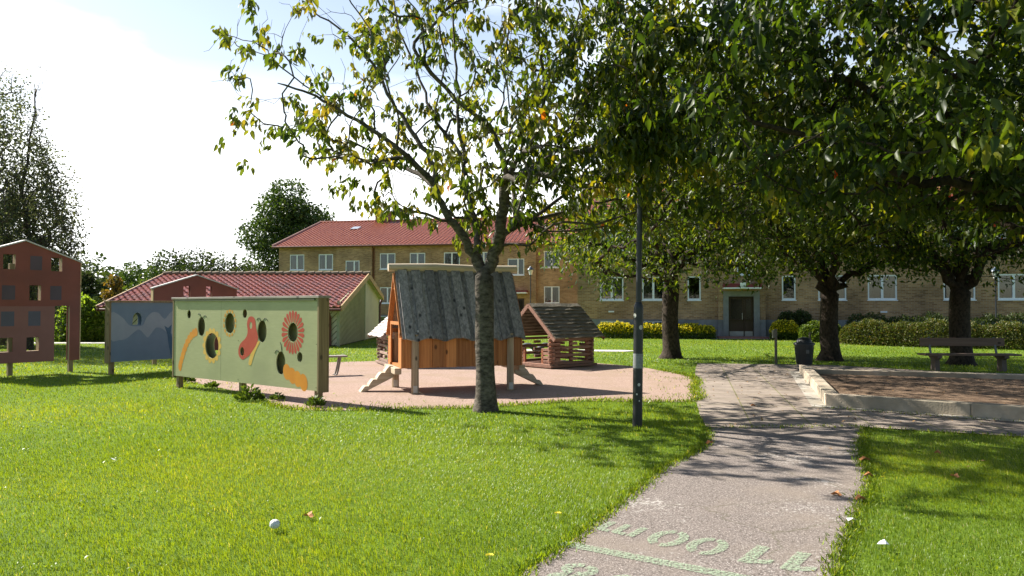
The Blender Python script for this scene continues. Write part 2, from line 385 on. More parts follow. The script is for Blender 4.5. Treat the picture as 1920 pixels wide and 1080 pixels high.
M_TILE2 = mat('weathered_clay_tile', (.24, .062, .038), (.33, .098, .055), scale=2.4, rough=.38, spec=.5, speck=(.14, .06, .05), speck_scale=7, dirt=(.15, .075, .055))
M_MOSS = mat('mossy_ridge', (.16, .13, .08), (.26, .2, .14), scale=8, rough=.9)
M_GREENP = mat('pale_green_paint', (.54, .50, .30), (.58, .545, .34), scale=3, rough=.6, dirt=(.46, .43, .26))
M_CREAM = wood('bare_trim', (.42, .27, .13), (.56, .38, .2), axis='z')
M_POST = wood('weathered_post', (.20, .14, .065), (.33, .24, .12), axis='z')
M_GREYW = wood('grey_weathered_wood', (.26, .22, .18), (.42, .37, .31), axis='x')
M_REDB = mat('red_board', (.215, .062, .042), (.25, .074, .052), scale=2, rough=.6, dirt=(.18, .06, .045), spec=.3)
M_REDB2 = mat('faded_red_board', (.25, .105, .085), (.28, .12, .10), scale=2, rough=.6, spec=.3)
M_SQ = mat('slate_paint', (.085, .055, .065), (.10, .065, .075), scale=3, rough=.6)
M_SQ2 = mat('faded_slate_paint', (.095, .085, .105), (.11, .095, .12), scale=3, rough=.6)
M_BROWNM = mat('brown_downpipe', (.13, .045, .03), (.16, .06, .04), rough=.5)
M_ROOM = mat('room_wall', (.16, .15, .14), rough=.9)
M_CURT = mat('curtain_cloth', (.62, .62, .60), (.5, .5, .48), scale=9, rough=.9, stretch=(6, 6, .3))
M_BLIND = mat('blue_grey_blind', (.20, .27, .31), (.24, .31, .35), rough=.8)

# ---------------------------------------------------------------- ground
def sheet(name, poly, z, m, kind='structure', **k):
    b = MB(); b.add([(p[0], p[1], z) for p in poly], [tuple(range(len(poly)))]); o = b.build(name, m); return tag(o, kind=kind, **k)
g = MB(); gv = []
g.add([(-500, -80, 0), (500, -80, 0), (500, 700, 0), (-500, 700, 0)], [(0, 1, 2, 3)])
tag(g.build('lawn_ground', M_GRASSBASE), kind='structure')
pathL = [(-.55, 2.6), (-.05, 4.0), (.03, 4.52), (.5, 5.37), (1.29, 7.02), (1.62, 7.7), (2.03, 8.29), (2.38, 9.1), (2.62, 10.0)]
pathR = [(4.78, 10.05), (4.35, 9.2), (3.85, 8.2), (3.37, 7.02), (2.85, 6.1), (2.42, 5.37), (1.95, 4.52), (1.55, 3.7), (1.1, 2.6)]
pl = spline(pathL, 5); pr = spline(pathR, 5)
PATH = [(p[0], p[1]) for p in pl+pr]
sheet('asphalt_path', PATH, .012, M_ASPH)
A, B_, C_, D_ = (5.13, 12.15), (7.05, 18.2), (8.4, 9.75), (12.2, 16.4)
SB = [A, C_, (13.5, 8.9), (17.5, 15.3), D_, B_]
PATIO = [(2.62, 10.0), (4.78, 10.05), (6.0, 9.5), (9.0, 8.2), (14, 7.0), (18, 7.5), (18, 9.2), (13.5, 8.9), (8.4, 9.75), (5.13, 12.15), (7.05, 18.2), (12.2, 16.4), (12.6, 17.9), (11, 18.3), (8.8, 20.6), (5.3, 21.2), (4.7, 19.0), (4.15, 16.8), (3.6, 14.6), (3.2, 12.9), (2.85, 11.3)]
def paving():
    m, nt, N, L = nodes_of('mossy_paving_slabs')
    out = N.new('ShaderNodeOutputMaterial'); b = N.new('ShaderNodeBsdfPrincipled'); L.new(b.outputs[0], out.inputs[0]); b.inputs['Roughness'].default_value = .9
    b.inputs['Specular IOR Level'].default_value = .15
    tc = N.new('ShaderNodeTexCoord'); mp = N.new('ShaderNodeMapping'); mp.inputs['Rotation'].default_value = (0, 0, R(13.6)); L.new(tc.outputs['Object'], mp.inputs[0])
    t = N.new('ShaderNodeTexBrick'); t.offset = 0; t.inputs['Scale'].default_value = 1; t.inputs['Brick Width'].default_value = .8; t.inputs['Row Height'].default_value = .8
    t.inputs['Mortar Size'].default_value = .013; t.inputs['Mortar Smooth'].default_value = .4
    t.inputs['Color1'].default_value = (.29, .24, .20, 1); t.inputs['Color2'].default_value = (.24, .195, .16, 1); t.inputs['Mortar'].default_value = (.17, .16, .075, 1)
    L.new(mp.outputs[0], t.inputs['Vector'])
    n = N.new('ShaderNodeTexNoise'); n.inputs['Scale'].default_value = 2.3; n.inputs['Detail'].default_value = 12; n.inputs['Roughness'].default_value = .75; L.new(tc.outputs['Object'], n.inputs['Vector'])
    mr = N.new('ShaderNodeMapRange'); mr.inputs[1].default_value = .3; mr.inputs[2].default_value = .7; mr.inputs[3].default_value = .65; mr.inputs[4].default_value = 1.25; L.new(n.outputs[0], mr.inputs[0])
    hs = N.new('ShaderNodeHueSaturation'); L.new(mr.outputs[0], hs.inputs['Value']); L.new(t.outputs[0], hs.inputs['Color']); L.new(hs.outputs[0], b.inputs['Base Color'])
    n2 = N.new('ShaderNodeTexNoise'); n2.inputs['Scale'].default_value = 60; L.new(tc.outputs['Object'], n2.inputs['Vector'])
    bp = N.new('ShaderNodeBump'); bp.inputs['Strength'].default_value = .4; bp.inputs['Distance'].default_value = .01; L.new(n2.outputs[0], bp.inputs['Height']); L.new(bp.outputs[0], b.inputs['Normal'])
    return m
sheet('paved_area', PATIO, .016, paving())
GRAV = [(-7.6, 16.9), (-4.6, 13.5), (-3.9, 12.2), (-3.0, 11.7), (-1.7, 11.9), (-.6, 12.0), (.4, 12.5), (1.3, 12.85), (2.4, 12.75), (3.22, 12.95), (3.6, 14.6), (4.15, 16.8), (3.9, 18.6), (3.1, 20.6), (1.2, 22.2), (-1.5, 22.6), (-4.6, 22.0), (-7.2, 20.6), (-8.2, 18.8)]
GRAVs = [(p[0], p[1]) for p in spline(GRAV, 5, True)]
sheet('gravel_ground', GRAVs, .008, M_GRAVEL)
sheet('sandbox_ground', SB, .02, M_SAND)
FP1 = [(-60, 31.9), (-12, 32.6), (-12, 33.5), (-60, 32.9)]
FP2 = [(-3, 27.6), (4.0, 26.6), (4.6, 27.1), (4.2, 27.6), (-3, 28.7)]
FP3 = [(9.6, 37.3), (13.6, 36.5), (13.9, 37.6), (9.9, 38.4)]
for p in (FP1, FP2, FP3): sheet('footpath', p, .02, M_CONCP)
# edging strip and kerb around the sandbox
def offs(a, b, d):
    v = Vector((b[0]-a[0], b[1]-a[1])).normalized(); return Vector((v.y, -v.x))*d
def strip(p, q, a0, a1):
    n = offs(p, q, 1); return [(p[0]+n.x*a0, p[1]+n.y*a0), (q[0]+n.x*a0, q[1]+n.y*a0), (q[0]+n.x*a1, q[1]+n.y*a1), (p[0]+n.x*a1, p[1]+n.y*a1)]
def ring_off(poly, d):
    out = []; n = len(poly)
    for i in range(n):
        a, b, c = Vector(poly[i-1]), Vector(poly[i]), Vector(poly[(i+1) % n])
        n1, n2 = offs(a, b, 1), offs(b, c, 1); h = (n1+n2).normalized(); out.append(b+h*(d/max(.3, h.dot(n1))))
    return out
SBo = ring_off(SB, .0); SBi = ring_off(SB, -.22); SBe = ring_off(SB, .22)
b = MB(); n = len(SB)
b.add([(p.x, p.y, .024) for p in SBe]+[(p.x, p.y, .024) for p in SBo], [(i, (i+1) % n, n+(i+1) % n, n+i) for i in range(n)])
tag(b.build('concrete_edging', mat('worn_concrete_edging', (.30, .27, .23), (.40, .37, .32), scale=9, rough=.9, dirt=(.2, .17, .12))), kind='structure')
kr = empty('sandbox_kerb', (5.13, 12.15, 0), label='raised pale concrete kerb round the shaded sandbox', cat='kerb')
for i in range(n):
    p, q, pi, qi = SBo[i], SBo[(i+1) % n], SBi[i], SBi[(i+1) % n]
    L_ = (q-p).length; k = max(1, round(L_/1.9))
    b = MB()
    for j in range(k):
        s0, s1 = j/k+.0007, (j+1)/k-.0007
        h = (.215 if i in (0, 5) else .13)+random.uniform(-.006, .006); o = random.uniform(-.006, .006); nn = offs(p, q, o)
        P4 = [p.lerp(q, s0)+nn, p.lerp(q, s1)+nn, pi.lerp(qi, s1)+nn, pi.lerp(qi, s0)+nn]
        P4 = [(v.x-5.13, v.y-12.15) for v in P4]
        b.prism(P4, 0, h, 'z')
    b.build('kerb_stone', M_CONC, kr, bevel=.012)

# ---------------------------------------------------------------- grass blades
bare_polys = [PATH, PATIO, GRAVs, SB, FP1, FP2, FP3]  # areas kept free of grass blades
def blades(name, n, y0, y1, hgt, wid, xr=.76, power=1.0, fin=0, fout=0):
    Y = y0+(y1-y0)*RNG.random(n)**power; X = (RNG.random(n)*2-1)*(Y*xr+.6)
    keep = np.ones(n, bool)
    if fin: keep &= RNG.random(n) < np.clip((Y-y0)/fin, 0, 1)
    if fout: keep &= RNG.random(n) < np.clip((y1-Y)/fout, 0, 1)
    jx, jy = RNG.normal(size=n)*.035, RNG.normal(size=n)*.035
    for p in bare_polys: keep &= ~inside(p, X+jx, Y+jy)
    X, Y = X[keep], Y[keep]; n = len(X)
    cl = np.sin(X*1.7+Y*.9)*.5+np.sin(X*.63-Y*1.31+2)*.5+np.sin(X*5.1+Y*4.3)*.3+np.sin(X*11-Y*7)*.25
    h = hgt*(.55+.8*RNG.random(n))*(1+.22*cl); wd = wid*(.7+.6*RNG.random(n))
    a = RNG.random(n)*2*np.pi; lean = .25+.9*RNG.random(n)
    dx, dy = np.cos(a), np.sin(a)
    wa = 2.2+np.sin(X*.8+Y*.6)*.9; dx = dx*.65+np.cos(wa)*.5; dy = dy*.65+np.sin(wa)*.5
    px, py = -np.sin(a+RNG.normal(size=n)*.8), np.cos(a+RNG.normal(size=n)*.8)
    V = np.zeros((n, 5, 3)); 
    for k, (t, ww) in enumerate([(0, 1), (0, -1), (.5, -.8), (.5, .8), (1, 0)]):
        bend = t*t*lean*.9 if t == 1 else t*lean*.35
        V[:, k, 0] = X+dx*h*bend+px*wd*ww*.5; V[:, k, 1] = Y+dy*h*bend+py*wd*ww*.5; V[:, k, 2] = h*t*(1-.25*lean*t)
    fl = np.array([0, 1, 2, 3, 3, 2, 4]); idx = (np.arange(n)[:, None]*5+fl).ravel()
    big = np.sin(X*.55+1.1*np.sin(Y*.5))*np.sin(Y*.7+1.3*np.sin(X*.35)+.5)
    tint = np.clip(.42+.10*cl+.20*big+.15*RNG.normal(size=n), 0, .93); dead = RNG.random(n) < .02+.025*np.maximum(0, big); tint[dead] = 1
    o = npmesh(name, V.reshape(-1, 3), idx, np.tile([4, 3], n), M_BLADE, None, np.repeat(tint, 5))
    return tag(o, kind='stuff', label='bright green mown grass of the lawn', cat='grass')
blades('grass', 500000, 3.6, 11.0, .036, .0038, power=.9, fout=3.5)
blades('grass', 310000, 7.5, 20, .042, .0075, fin=3.5, fout=4)
blades('grass', 150000, 15.5, 38, .05, .017, fin=4)
# ragged taller tufts along path and gravel edges
def tufts(name, lines, per, hgt, wid, spread=.06, label='tufts of longer grass along the path edge'):
    P = []
    for ln in lines:
        for i in range(len(ln)-1):
            a, b_ = np.array(ln[i][:2]), np.array(ln[i+1][:2]); k = int(np.linalg.norm(b_-a)*per)+1
            P.append(a+(b_-a)*RNG.random((k, 1))+RNG.normal(size=(k, 2))*spread)
    P = np.concatenate(P); n = len(P)
    Pb = np.column_stack([P, np.zeros(n)]); D = np.column_stack([RNG.normal(size=(n, 2))*.55, np.ones(n)])
    o = leaves(name, Pb, D, hgt*(.5+.8*RNG.random(n)), wid, np.clip(.4+.25*RNG.normal(size=n), 0, 1), M_BLADE, flat=.1)
    return tag(o, kind='stuff', label=label, cat='grass')
tufts('edge_grass', [pl, pr], 520, .05, .09, .045)
tufts('gravel_edge_grass', [GRAVs[8:62]], 240, .07, .12, .07, 'thin grass tufts fringing the gravel')
tufts('paving_weeds', [[(3.2, 12.9), (4.15, 16.8)], [(5.0, 12.0), (8.4, 9.6)], [(2.6, 10.05), (4.8, 10.1)], [(4.8, 10), (9, 8.3)]], 110, .05, .16, .06, 'small green weeds growing in the paving joints')

# ---------------------------------------------------------------- trees
def bark(name, c1, c2, s=(5, 5, 14), bump=.9):
    return mat(name, c1, c2, scale=2.2, rough=.9, bump=bump, bscale=4, stretch=s, spec=.15, dirt=tuple(v*.55 for v in c1))
M_BARK = bark('cherry_bark', (.042, .035, .028), (.15, .125, .10), (5, 5, 9))
M_BARKD = bark('old_cherry_bark', (.020, .015, .011), (.07, .052, .038), (7, 7, 5))
M_BARKF = bark('far_bark', (.07, .055, .04), (.12, .1, .08))
class Skel:
    def __init__(s, trunk):
        s.P = [np.array(p, float) for p in trunk]; s.par = [-1]+list(range(len(trunk)-1)); s.lo = len(trunk)-1; s.tips = []; s.rm = {}
    def limb(s, start, pts, jit=.014, r0=None, r1=.012):
        """start: node index; pts: way points"""
        cur = start; seq = [tuple(s.P[start])]+list(pts)
        sq = spline(seq, 4)[1:]
        if r0 is None and start in s.rm: r0 = s.rm[start]
        for k_, q in enumerate(sq):
            p = np.array(q)+RNG.normal(size=3)*jit
            s.P.append(p); s.par.append(cur); cur = len(s.P)-1
            if r0: s.rm[cur] = r0+(r1-r0)*((k_+1)/len(sq))**.8
        return cur
    def grow(s, T, seg=.25, sag=.0, jit=.03):
        c = s.P[s.lo]; T = T[np.argsort(np.linalg.norm(T-c, axis=1))]
        cap = len(s.P)+len(T)*14; P = np.zeros((cap, 3)); Dn = np.zeros((cap, 3)); n = len(s.P); P[:n] = np.array(s.P)
        for i in range(n):
            if s.par[i] >= 0: Dn[i] = P[i]-P[s.par[i]]
        Dn[:n] = nrm(Dn[:n]); par = list(s.par)
        for t in T:
            v = t-P[s.lo:n]; d = np.linalg.norm(v, axis=1); cs = (v*Dn[s.lo:n]).sum(1)/(d+1e-6)
            i = int(np.argmin(d*(1.6-.85*cs)))+s.lo; L_ = d[i-s.lo]
            k = int(min(14, max(3, L_/seg))); p0 = P[i]; p1 = p0+Dn[i]*L_*.2
            out = t-c; out = out/(np.linalg.norm(out)+1e-6); p2 = t-(out*.8+np.array([0, 0, .4-sag]))*L_*.22
            cur = i
            for j in range(1, k+1):
                u = j/k; q = (1-u)**3*p0+3*(1-u)**2*u*p1+3*(1-u)*u*u*p2+u**3*t
                if j < k: q = q+RNG.normal(size=3)*jit
                if n >= cap: break
                P[n] = q; par.append(cur); dd = q-P[cur]; Dn[n] = dd/(np.linalg.norm(dd)+1e-6); cur = n; n += 1
            s.tips.append(cur)
        s.P = [P[i] for i in range(n)]; s.par = par; s.D = Dn[:n]
    def mesh(s, name, m, R0, rt, parent, flare=.35, sides=(10, 4), pmax=None):
        n = len(s.P); cnt = np.zeros(n); ch = [[] for _ in range(n)]
        for i in range(n):
            if s.par[i] >= 0: ch[s.par[i]].append(i)
        for i in range(n-1, -1, -1):
            if not ch[i]: cnt[i] += 1
            if s.par[i] >= 0: cnt[s.par[i]] += cnt[i]
        p = math.log(R0/rt)/math.log(max(2, cnt[0]))
        rad = rt*cnt**p; z0 = s.P[0][2]
        for k_, v_ in s.rm.items(): rad[k_] = max(rad[k_], v_)
        b = MB(); stack = [(0, [], [])]
        org = parent.location
        while stack:
            i, pts, rr = stack.pop()
            while True:
                z = s.P[i][2]-z0; f = 1+flare*math.exp(-z/.18) if (i <= s.lo) else 1
                pts.append(Vector(s.P[i])-org); rr.append(rad[i]*f)
                if not ch[i]: break
                c = sorted(ch[i], key=lambda k: -cnt[k])
                for k in c[1:]: stack.append((k, [Vector(s.P[i])-org], [min(rad[i], rad[k]*1.15)]))
                i = c[0]
            if len(pts) > 1:
                rr[-1] *= .6
                b.tube(pts, rr, sides[0] if rr[0] > .05 else (6 if rr[0] > .015 else sides[1]), cap=False, wob=.1 if rr[0] > .03 else 0)
        s.rad = rad
        return b.build(name, m, parent)
def leafs_on(s, name, m, parent, per, size, width, spread, back=.4, tpl=LEAF_HI, down=.9, tips=None, tintf=None, bare=0.0, n_orange=.0009):
    tips = np.array(s.tips if tips is None else tips); tips = tips[RNG.random(len(tips)) >= bare]
    P = np.array(s.P); par = np.array(s.par)
    PP, DD, TT = [], [], []
    for t in tips:
        k = max(1, int(per*(.5+RNG.random()))); chain = [t]; ln = 0
        while ln < back and par[chain[-1]] >= 0:
            ln += np.linalg.norm(P[chain[-1]]-P[par[chain[-1]]]); chain.append(par[chain[-1]])
        u = RNG.random(k)*(len(chain)-1); i0 = np.floor(u).astype(int); fr = (u-i0)[:, None]
        ca = np.array(chain); base = P[ca[i0]]*(1-fr)+P[ca[np.minimum(i0+1, len(ca)-1)]]*fr
        off = RNG.normal(size=(k, 3))*spread; base = base+off
        tw = s.D[t]; d = tw*.35+nrm(RNG.normal(size=(k, 3)))*.75+np.array([0, 0, -down])
        PP.append(base); DD.append(d); TT.append(np.clip(RNG.normal()*.17+.42+RNG.normal(size=k)*.17, 0, .96))
    PP, DD, TT = map(np.concatenate, (PP, DD, TT)); n = len(PP)
    if tintf is not None: TT = np.clip(TT+tintf(PP), 0, .96)
    TT[RNG.random(n) < n_orange] = 1
    org = np.array(parent.location)
    return leaves(name, PP-org, DD, size*(.6+.6*RNG.random(n)), width, TT, m, parent, tpl, flat=.55)
M_LEAF = leafmat('cherry_leaf', [(0, (.018, .036, .007)), (.4, (.050, .078, .009)), (.75, (.13, .145, .012)), (.97, (.24, .19, .02)), (1, (.45, .12, .02))], trans=.5, tcol=(2.2, 2.1, .6))
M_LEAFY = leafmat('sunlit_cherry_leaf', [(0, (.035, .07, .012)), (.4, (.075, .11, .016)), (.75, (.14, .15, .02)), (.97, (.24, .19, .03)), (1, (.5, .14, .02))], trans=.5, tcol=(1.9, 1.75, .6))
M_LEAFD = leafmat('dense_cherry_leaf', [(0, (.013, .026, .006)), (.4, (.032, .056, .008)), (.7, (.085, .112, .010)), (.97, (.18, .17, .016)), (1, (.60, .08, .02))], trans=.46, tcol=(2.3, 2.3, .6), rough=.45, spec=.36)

def ellip(n, c, r, inner=.35, zmin=None, cut=None):
    out = np.zeros((0, 3))
    while len(out) < n:
        v = nrm(RNG.normal(size=(n*3, 3)))*(inner+(1-inner)*RNG.random((n*3, 1))**.55); p = np.array(c)+v*np.array(r)
        if zmin is not None: p = p[p[:, 2] > (zmin(p) if callable(zmin) else zmin)]
        if cut is not None: p = p[cut(p)]
        out = np.concatenate([out, p])
    return out[:n]

# --- the cherry tree in front of the playhouse
tx, ty = gd(911, 771)
def W(px, py, D): return at(px, py, D)
t0 = empty('cherry_tree', (tx, ty, 0), label='young cherry tree with slim grey trunk growing in front of the playhouse', cat='tree')
trunk = [(tx, ty, -.05), (tx, ty, .08), W(911, 740, ty), W(910, 700, ty), W(909, 650, ty), W(908, 610, ty), W(909, 570, ty), W(908, 540, ty), W(908, 518, ty)]
s = Skel(trunk)
f = s.lo
a = s.limb(f, [W(888, 480, 11.7), W(858, 430, 11.6), W(834, 395, 11.5), W(815, 350, 11.4)], r0=.082, r1=.052)
s.limb(a, [W(770, 300, 11.2), W(715, 255, 11.0), W(650, 215, 10.8), W(590, 178, 10.6), W(520, 155, 10.4)])
s.limb(a, [W(810, 300, 11.4), W(770, 245, 11.5), W(735, 190, 11.7), W(700, 120, 11.9), W(645, 60, 12.0), W(590, 25, 12.1)])
s.limb(a, [W(770, 320, 12.0), W(700, 300, 12.6), W(640, 295, 13.0)])
b1 = s.limb(f, [W(895, 470, 11.9), W(892, 420, 12.1), W(876, 360, 12.3), W(872, 300, 12.5)], r0=.062, r1=.038)
s.limb(b1, [W(860, 230, 12.6), W(858, 150, 12.7), W(850, 60, 12.7), W(845, -60, 12.6)])
s.limb(b1, [W(820, 230, 12.8), W(790, 150, 13.2), W(750, 60, 13.5), W(730, -40, 13.6)])
c1 = s.limb(f, [W(924, 480, 11.7), W(936, 440, 11.6), W(940, 400, 11.5), W(947, 350, 11.3)], r0=.086, r1=.052)
s.limb(c1, [W(940, 290, 11.0), W(900, 220, 10.8), W(845, 180, 10.6), W(800, 120, 10.3), W(790, 40, 10.1)])
s.limb(c1, [W(970, 300, 11.2), W(1010, 240, 11.0), W(1020, 160, 11.0), W(1010, 70, 10.8), W(1010, -40, 10.7)])
s.limb(c1, [W(990, 320, 11.8), W(1060, 270, 12.2), W(1120, 200, 12.6), W(1160, 100, 12.8)])
d1 = s.limb(f, [W(928, 490, 11.9), W(945, 440, 12.1), W(985, 415, 12.4)], r0=.06, r1=.045)
s.limb(d1, [W(1040, 405, 12.6), W(1095, 385, 12.9), W(1160, 375, 13.2)], r0=.05)
s.limb(d1, [W(1040, 380, 13.2), W(1100, 320, 13.8), W(1150, 260, 14.2)])
cen = np.array([.15, 11.9, 5.0]); TX = ellip(80, (1.9, 9.9, 4.6), (1.4, 1.2, 1.3), .1)
def low(p):
    q = np.abs(p[:, 0]-tx); return 2.55+np.where(p[:, 0] < tx, q*.33, q*.12)
TL = ellip(900, cen+[-.9, 0, .3], (4.2, 3.2, 3.3), .3, low)
TR_ = ellip(430, cen+[1.2, .6, 0], (3.9, 3.6, 2.9), .3, low)
s.grow(np.concatenate([TL, TR_, TX, ellip(70, (1.72, 9.45, 3.95), (.6, .35, .5), .1)]), seg=.17, jit=.022)
s.mesh('trunk', M_BARK, .150, .0034, t0, flare=.55, sides=(14, 4))
xs = np.array([s.P[t][0] for t in s.tips]); tt = np.array(s.tips)
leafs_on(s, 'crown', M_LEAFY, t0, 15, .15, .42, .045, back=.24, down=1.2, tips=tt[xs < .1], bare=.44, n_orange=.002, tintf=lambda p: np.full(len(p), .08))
leafs_on(s, 'crown', M_LEAF, t0, 18, .15, .42, .07, back=.4, down=1.1, tips=tt[xs >= .1], bare=.15)

# --- big cherry whose trunk stands outside the right edge; its crown hangs over the paving
t1 = empty('cherry_tree', (9.2, 10.2, 0), label='large cherry tree whose leafy crown hangs in from the upper right, nearest the camera', cat='tree')
s = Skel([(9.2, 10.2, -.05), (9.2, 10.2, .3), (9.18, 10.15, .9), (9.15, 10.1, 1.5), (9.1, 10.1, 2.0)]); f = s.lo
for pts in ([(8.2, 9.8, 2.6), (6.9, 9.5, 3.0), (5.6, 9.4, 3.25), (4.2, 9.3, 3.6), (2.9, 9.2, 4.1)], [(8.6, 9.6, 3.0), (7.6, 8.8, 4.0), (6.2, 8.2, 4.8), (4.6, 7.9, 5.3), (3.0, 8.0, 5.6)],
            [(9.0, 10.6, 3.2), (8.4, 11.4, 4.6), (7.2, 12.2, 5.8), (5.6, 12.6, 6.6)], [(9.5, 9.2, 3.0), (9.8, 7.8, 4.2), (9.6, 6.4, 5.2)],
            [(9.0, 10, 3.4), (8.2, 9.8, 5.0), (7.0, 9.8, 6.4), (5.6, 9.8, 7.4)], [(10.2, 10.6, 3.2), (11.6, 11, 4.6), (12.6, 11.2, 5.6)], [(8.6, 11.2, 2.6), (7.6, 12.6, 3.3), (6.4, 13.6, 3.9)]):
    s.limb(f, pts, .05, r0=.13, r1=.025)
def lown(p): return 2.75+.10*np.maximum(0, 5-p[:, 0])+.05*np.abs(p[:, 1]-9.5)
cutf = lambda p: (p[:, 1] > 5.2) & (p[:, 0] > .35+.10*p[:, 1]+.12*np.abs(p[:, 1]-9.3)+.3*np.sin(p[:, 2]*2.1)+np.maximum(0, 4.2-p[:, 2])*.5)
T = ellip(1450, (6.4, 9.6, 5.0), (5.9, 4.9, 3.6), .15, lown, cutf)
s.grow(T, seg=.28, jit=.04)
s.mesh('trunk', M_BARKD, .26, .0045, t1, sides=(12, 4))
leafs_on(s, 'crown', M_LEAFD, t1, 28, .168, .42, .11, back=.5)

# --- three older cherries beyond the paving
def old_cherry(px, py, Rt, forkz, label, cr, ntw, seed, zc=5.6, rz=3.5, zmin=2.1, shift=(0, 0), cut=None):
    x, y = gd(px, py); t = empty('cherry_tree', (x, y, 0), label=label, cat='tree', group='old cherry trees behind the paving')
    h = forkz; s = Skel([(x, y, -.05), (x+.01, y, .12), (x+.02, y, .3), (x-.02, y, h*.35), (x-.03, y, h*.6), (x, y, h*.85), (x+.02, y, h)]); f = s.lo
    k = 7; a0 = RNG.random()*6
    for i in range(k):
        a = a0+i*2*math.pi/k+RNG.normal()*.2; r = cr*(.75+.2*RNG.random()); rise = (zc+.6-h)*(.35+.65*RNG.random())
        if i % 3 == 2: r *= .45; rise = rz+1.6
        s.limb(f, [(x+math.cos(a)*r*q, y+math.sin(a)*r*q, h+rise*(q**.7)+.05) for q in (.12, .35, .65, .95)], .08, r0=Rt*.5, r1=.025)
    zf = lambda p: zmin+.9*np.exp(-((p[:, 0]-x)**2+(p[:, 1]-y)**2)/2.2)+.25*np.sin(p[:, 0]*1.3+seed)+.2*np.sin(p[:, 1]*1.7)
    s.grow(ellip(ntw, (x+shift[0], y+shift[1], zc), (cr, cr, rz), .3, zf, cut), seg=.35, jit=.06)
    s.mesh('trunk', M_BARKD, Rt*1.08, .006, t, flare=.75, sides=(12, 4))
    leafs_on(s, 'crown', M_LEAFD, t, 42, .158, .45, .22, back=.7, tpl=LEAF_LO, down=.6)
    return t
old_cherry(1258, 672, .235, 2.3, 'old cherry tree standing alone left of the doorway, sunlit strip on its trunk', 6.5, 980, 1, shift=(-.5, -2.3), cut=lambda p: p[:, 0] > p[:, 1]*np.where(p[:, 2] < 4.3, .05, .115))
old_cherry(1556, 676, .245, 2.0, 'old cherry tree standing right beside the litter bin', 5.4, 700, 2, shift=(.2, -.3))
old_cherry(1802, 684, .245, 2.1, 'old cherry tree with dark trunk directly behind the wooden bench', 5.6, 720, 3, shift=(.6, -.2))

# --- far trees and bushes
def far_leafmat(name, a, b_, c): return leafmat(name, [(0, a), (.5, b_), (1, c)], trans=.3, tcol=(1.4, 1.4, .6), rough=.5, spec=.3)
MF_G = far_leafmat('far_green_leaf', (.03, .06, .012), (.055, .095, .018), (.10, .14, .03))
MF_D = far_leafmat('far_dark_leaf', (.024, .040, .012), (.045, .068, .018), (.085, .11, .03))
MF_L = far_leafmat('light_green_leaf', (.05, .09, .015), (.10, .15, .02), (.17, .20, .03))
MF_LB = leafmat('laurel_leaf', [(0, (.06, .11, .02)), (.5, (.13, .20, .03)), (1, (.24, .28, .05))], trans=.55, tcol=(1.8, 1.8, .6), rough=.3)
MF_O = far_leafmat('autumn_leaf', (.10, .10, .02), (.22, .15, .03), (.34, .17, .03))
MF_B = leafmat('birch_leaf', [(0, (.05, .065, .035)), (.5, (.08, .095, .05)), (1, (.14, .14, .07))], trans=.5, tcol=(1.5, 1.5, .9), rough=.45)
MF_H = far_leafmat('barberry_leaf', (.04, .06, .012), (.085, .11, .022), (.17, .12, .035))
MF_Y = far_leafmat('yellow_blossom_leaf', (.30, .30, .02), (.62, .50, .02), (.80, .62, .02))
def crown_pts(n, lobes, shell=.55):
    P, D = [], []; wts = np.array([l[3]**2 for l in lobes], float); wts /= wts.sum()
    ids = RNG.choice(len(lobes), n, p=wts); L_ = np.array(lobes)
    v = nrm(RNG.normal(size=(n, 3))); r = shell+(1-shell)*RNG.random((n, 1))**.7
    rr = L_[ids, 3:4]; k = 1+.22*np.sin(v[:, :1]*7+ids[:, None])*np.sin(v[:, 1:2]*6+ids[:, None]*2)*np.sin(v[:, 2:]*7)
    return L_[ids, :3]+v*r*rr*k*np.array([1, 1, .85]), v
def far_tree(x, y, h, wd, m, label, n=5200, ls=.32, lowf=.02, group='trees behind the low tiled building', name='broadleaf_tree', nl=13, droop=.0):
    t = empty(name, (x, y, 0), label=label, cat='tree', group=group)
    lobes = []
    for i in range(nl):
        d_ = RNG.normal(size=3); d_ /= np.linalg.norm(d_); d_ *= (.55+.45*RNG.random()); lr = wd*(.25+.15*RNG.random()); zc_ = h*(.46+lowf*.4)
        lobes.append((d_[0]*wd*.74, d_[1]*wd*.74, max(lr*.5+h*lowf, zc_+d_[2]*(h-zc_-lr*.8)*1.02), lr))
    lobes.append((0, 0, h*.42, wd*.6)); lobes.append((wd*.2, 0, h*.25, wd*.6)); lobes.append((-wd*.3, 0, h*.6, wd*.45))
    P, v = crown_pts(n, lobes); D = v*.6+RNG.normal(size=v.shape)*.7+np.array([0, 0, -.3-droop])
    leaves('crown', P, D, ls*(.6+.7*RNG.random(n)), .62, np.clip(.45+.25*RNG.normal(size=n), 0, 1), m, t, flat=.4)
    b = MB(); b.tube([(0, 0, -.1), (0, 0, h*.25), (.1, 0, h*.5), (0, .1, h*.8)], [wd*.09, wd*.07, wd*.05, .03], 8)
    for l in lobes[:8]: b.tube([(0, 0, h*.3), (l[0]*.5, l[1]*.5, (h*.3+l[2])/2+.2), l[:3]], [wd*.04, wd*.025, .02], 5)
    b.build('trunk', M_BARKF, t); return t
def ft(px, top, D, hw, m, label, **k):
    x, y, z = at(px, top, D); return far_tree(x, y, z, hw*D/F*1.22, m, label, **k)
ft(540, 333, 84, 82, MF_G, 'tall round-topped green tree rising behind the left end of the red tiled roof', n=30000, ls=.36, nl=40)
ft(345, 452, 76, 84, MF_D, 'dark broad tree above the left half of the low tiled roof', n=7000, ls=.33)
ft(440, 449, 78, 84, MF_D, 'dark tree between the broad dark tree and the tall round-topped tree', n=7000, ls=.33)
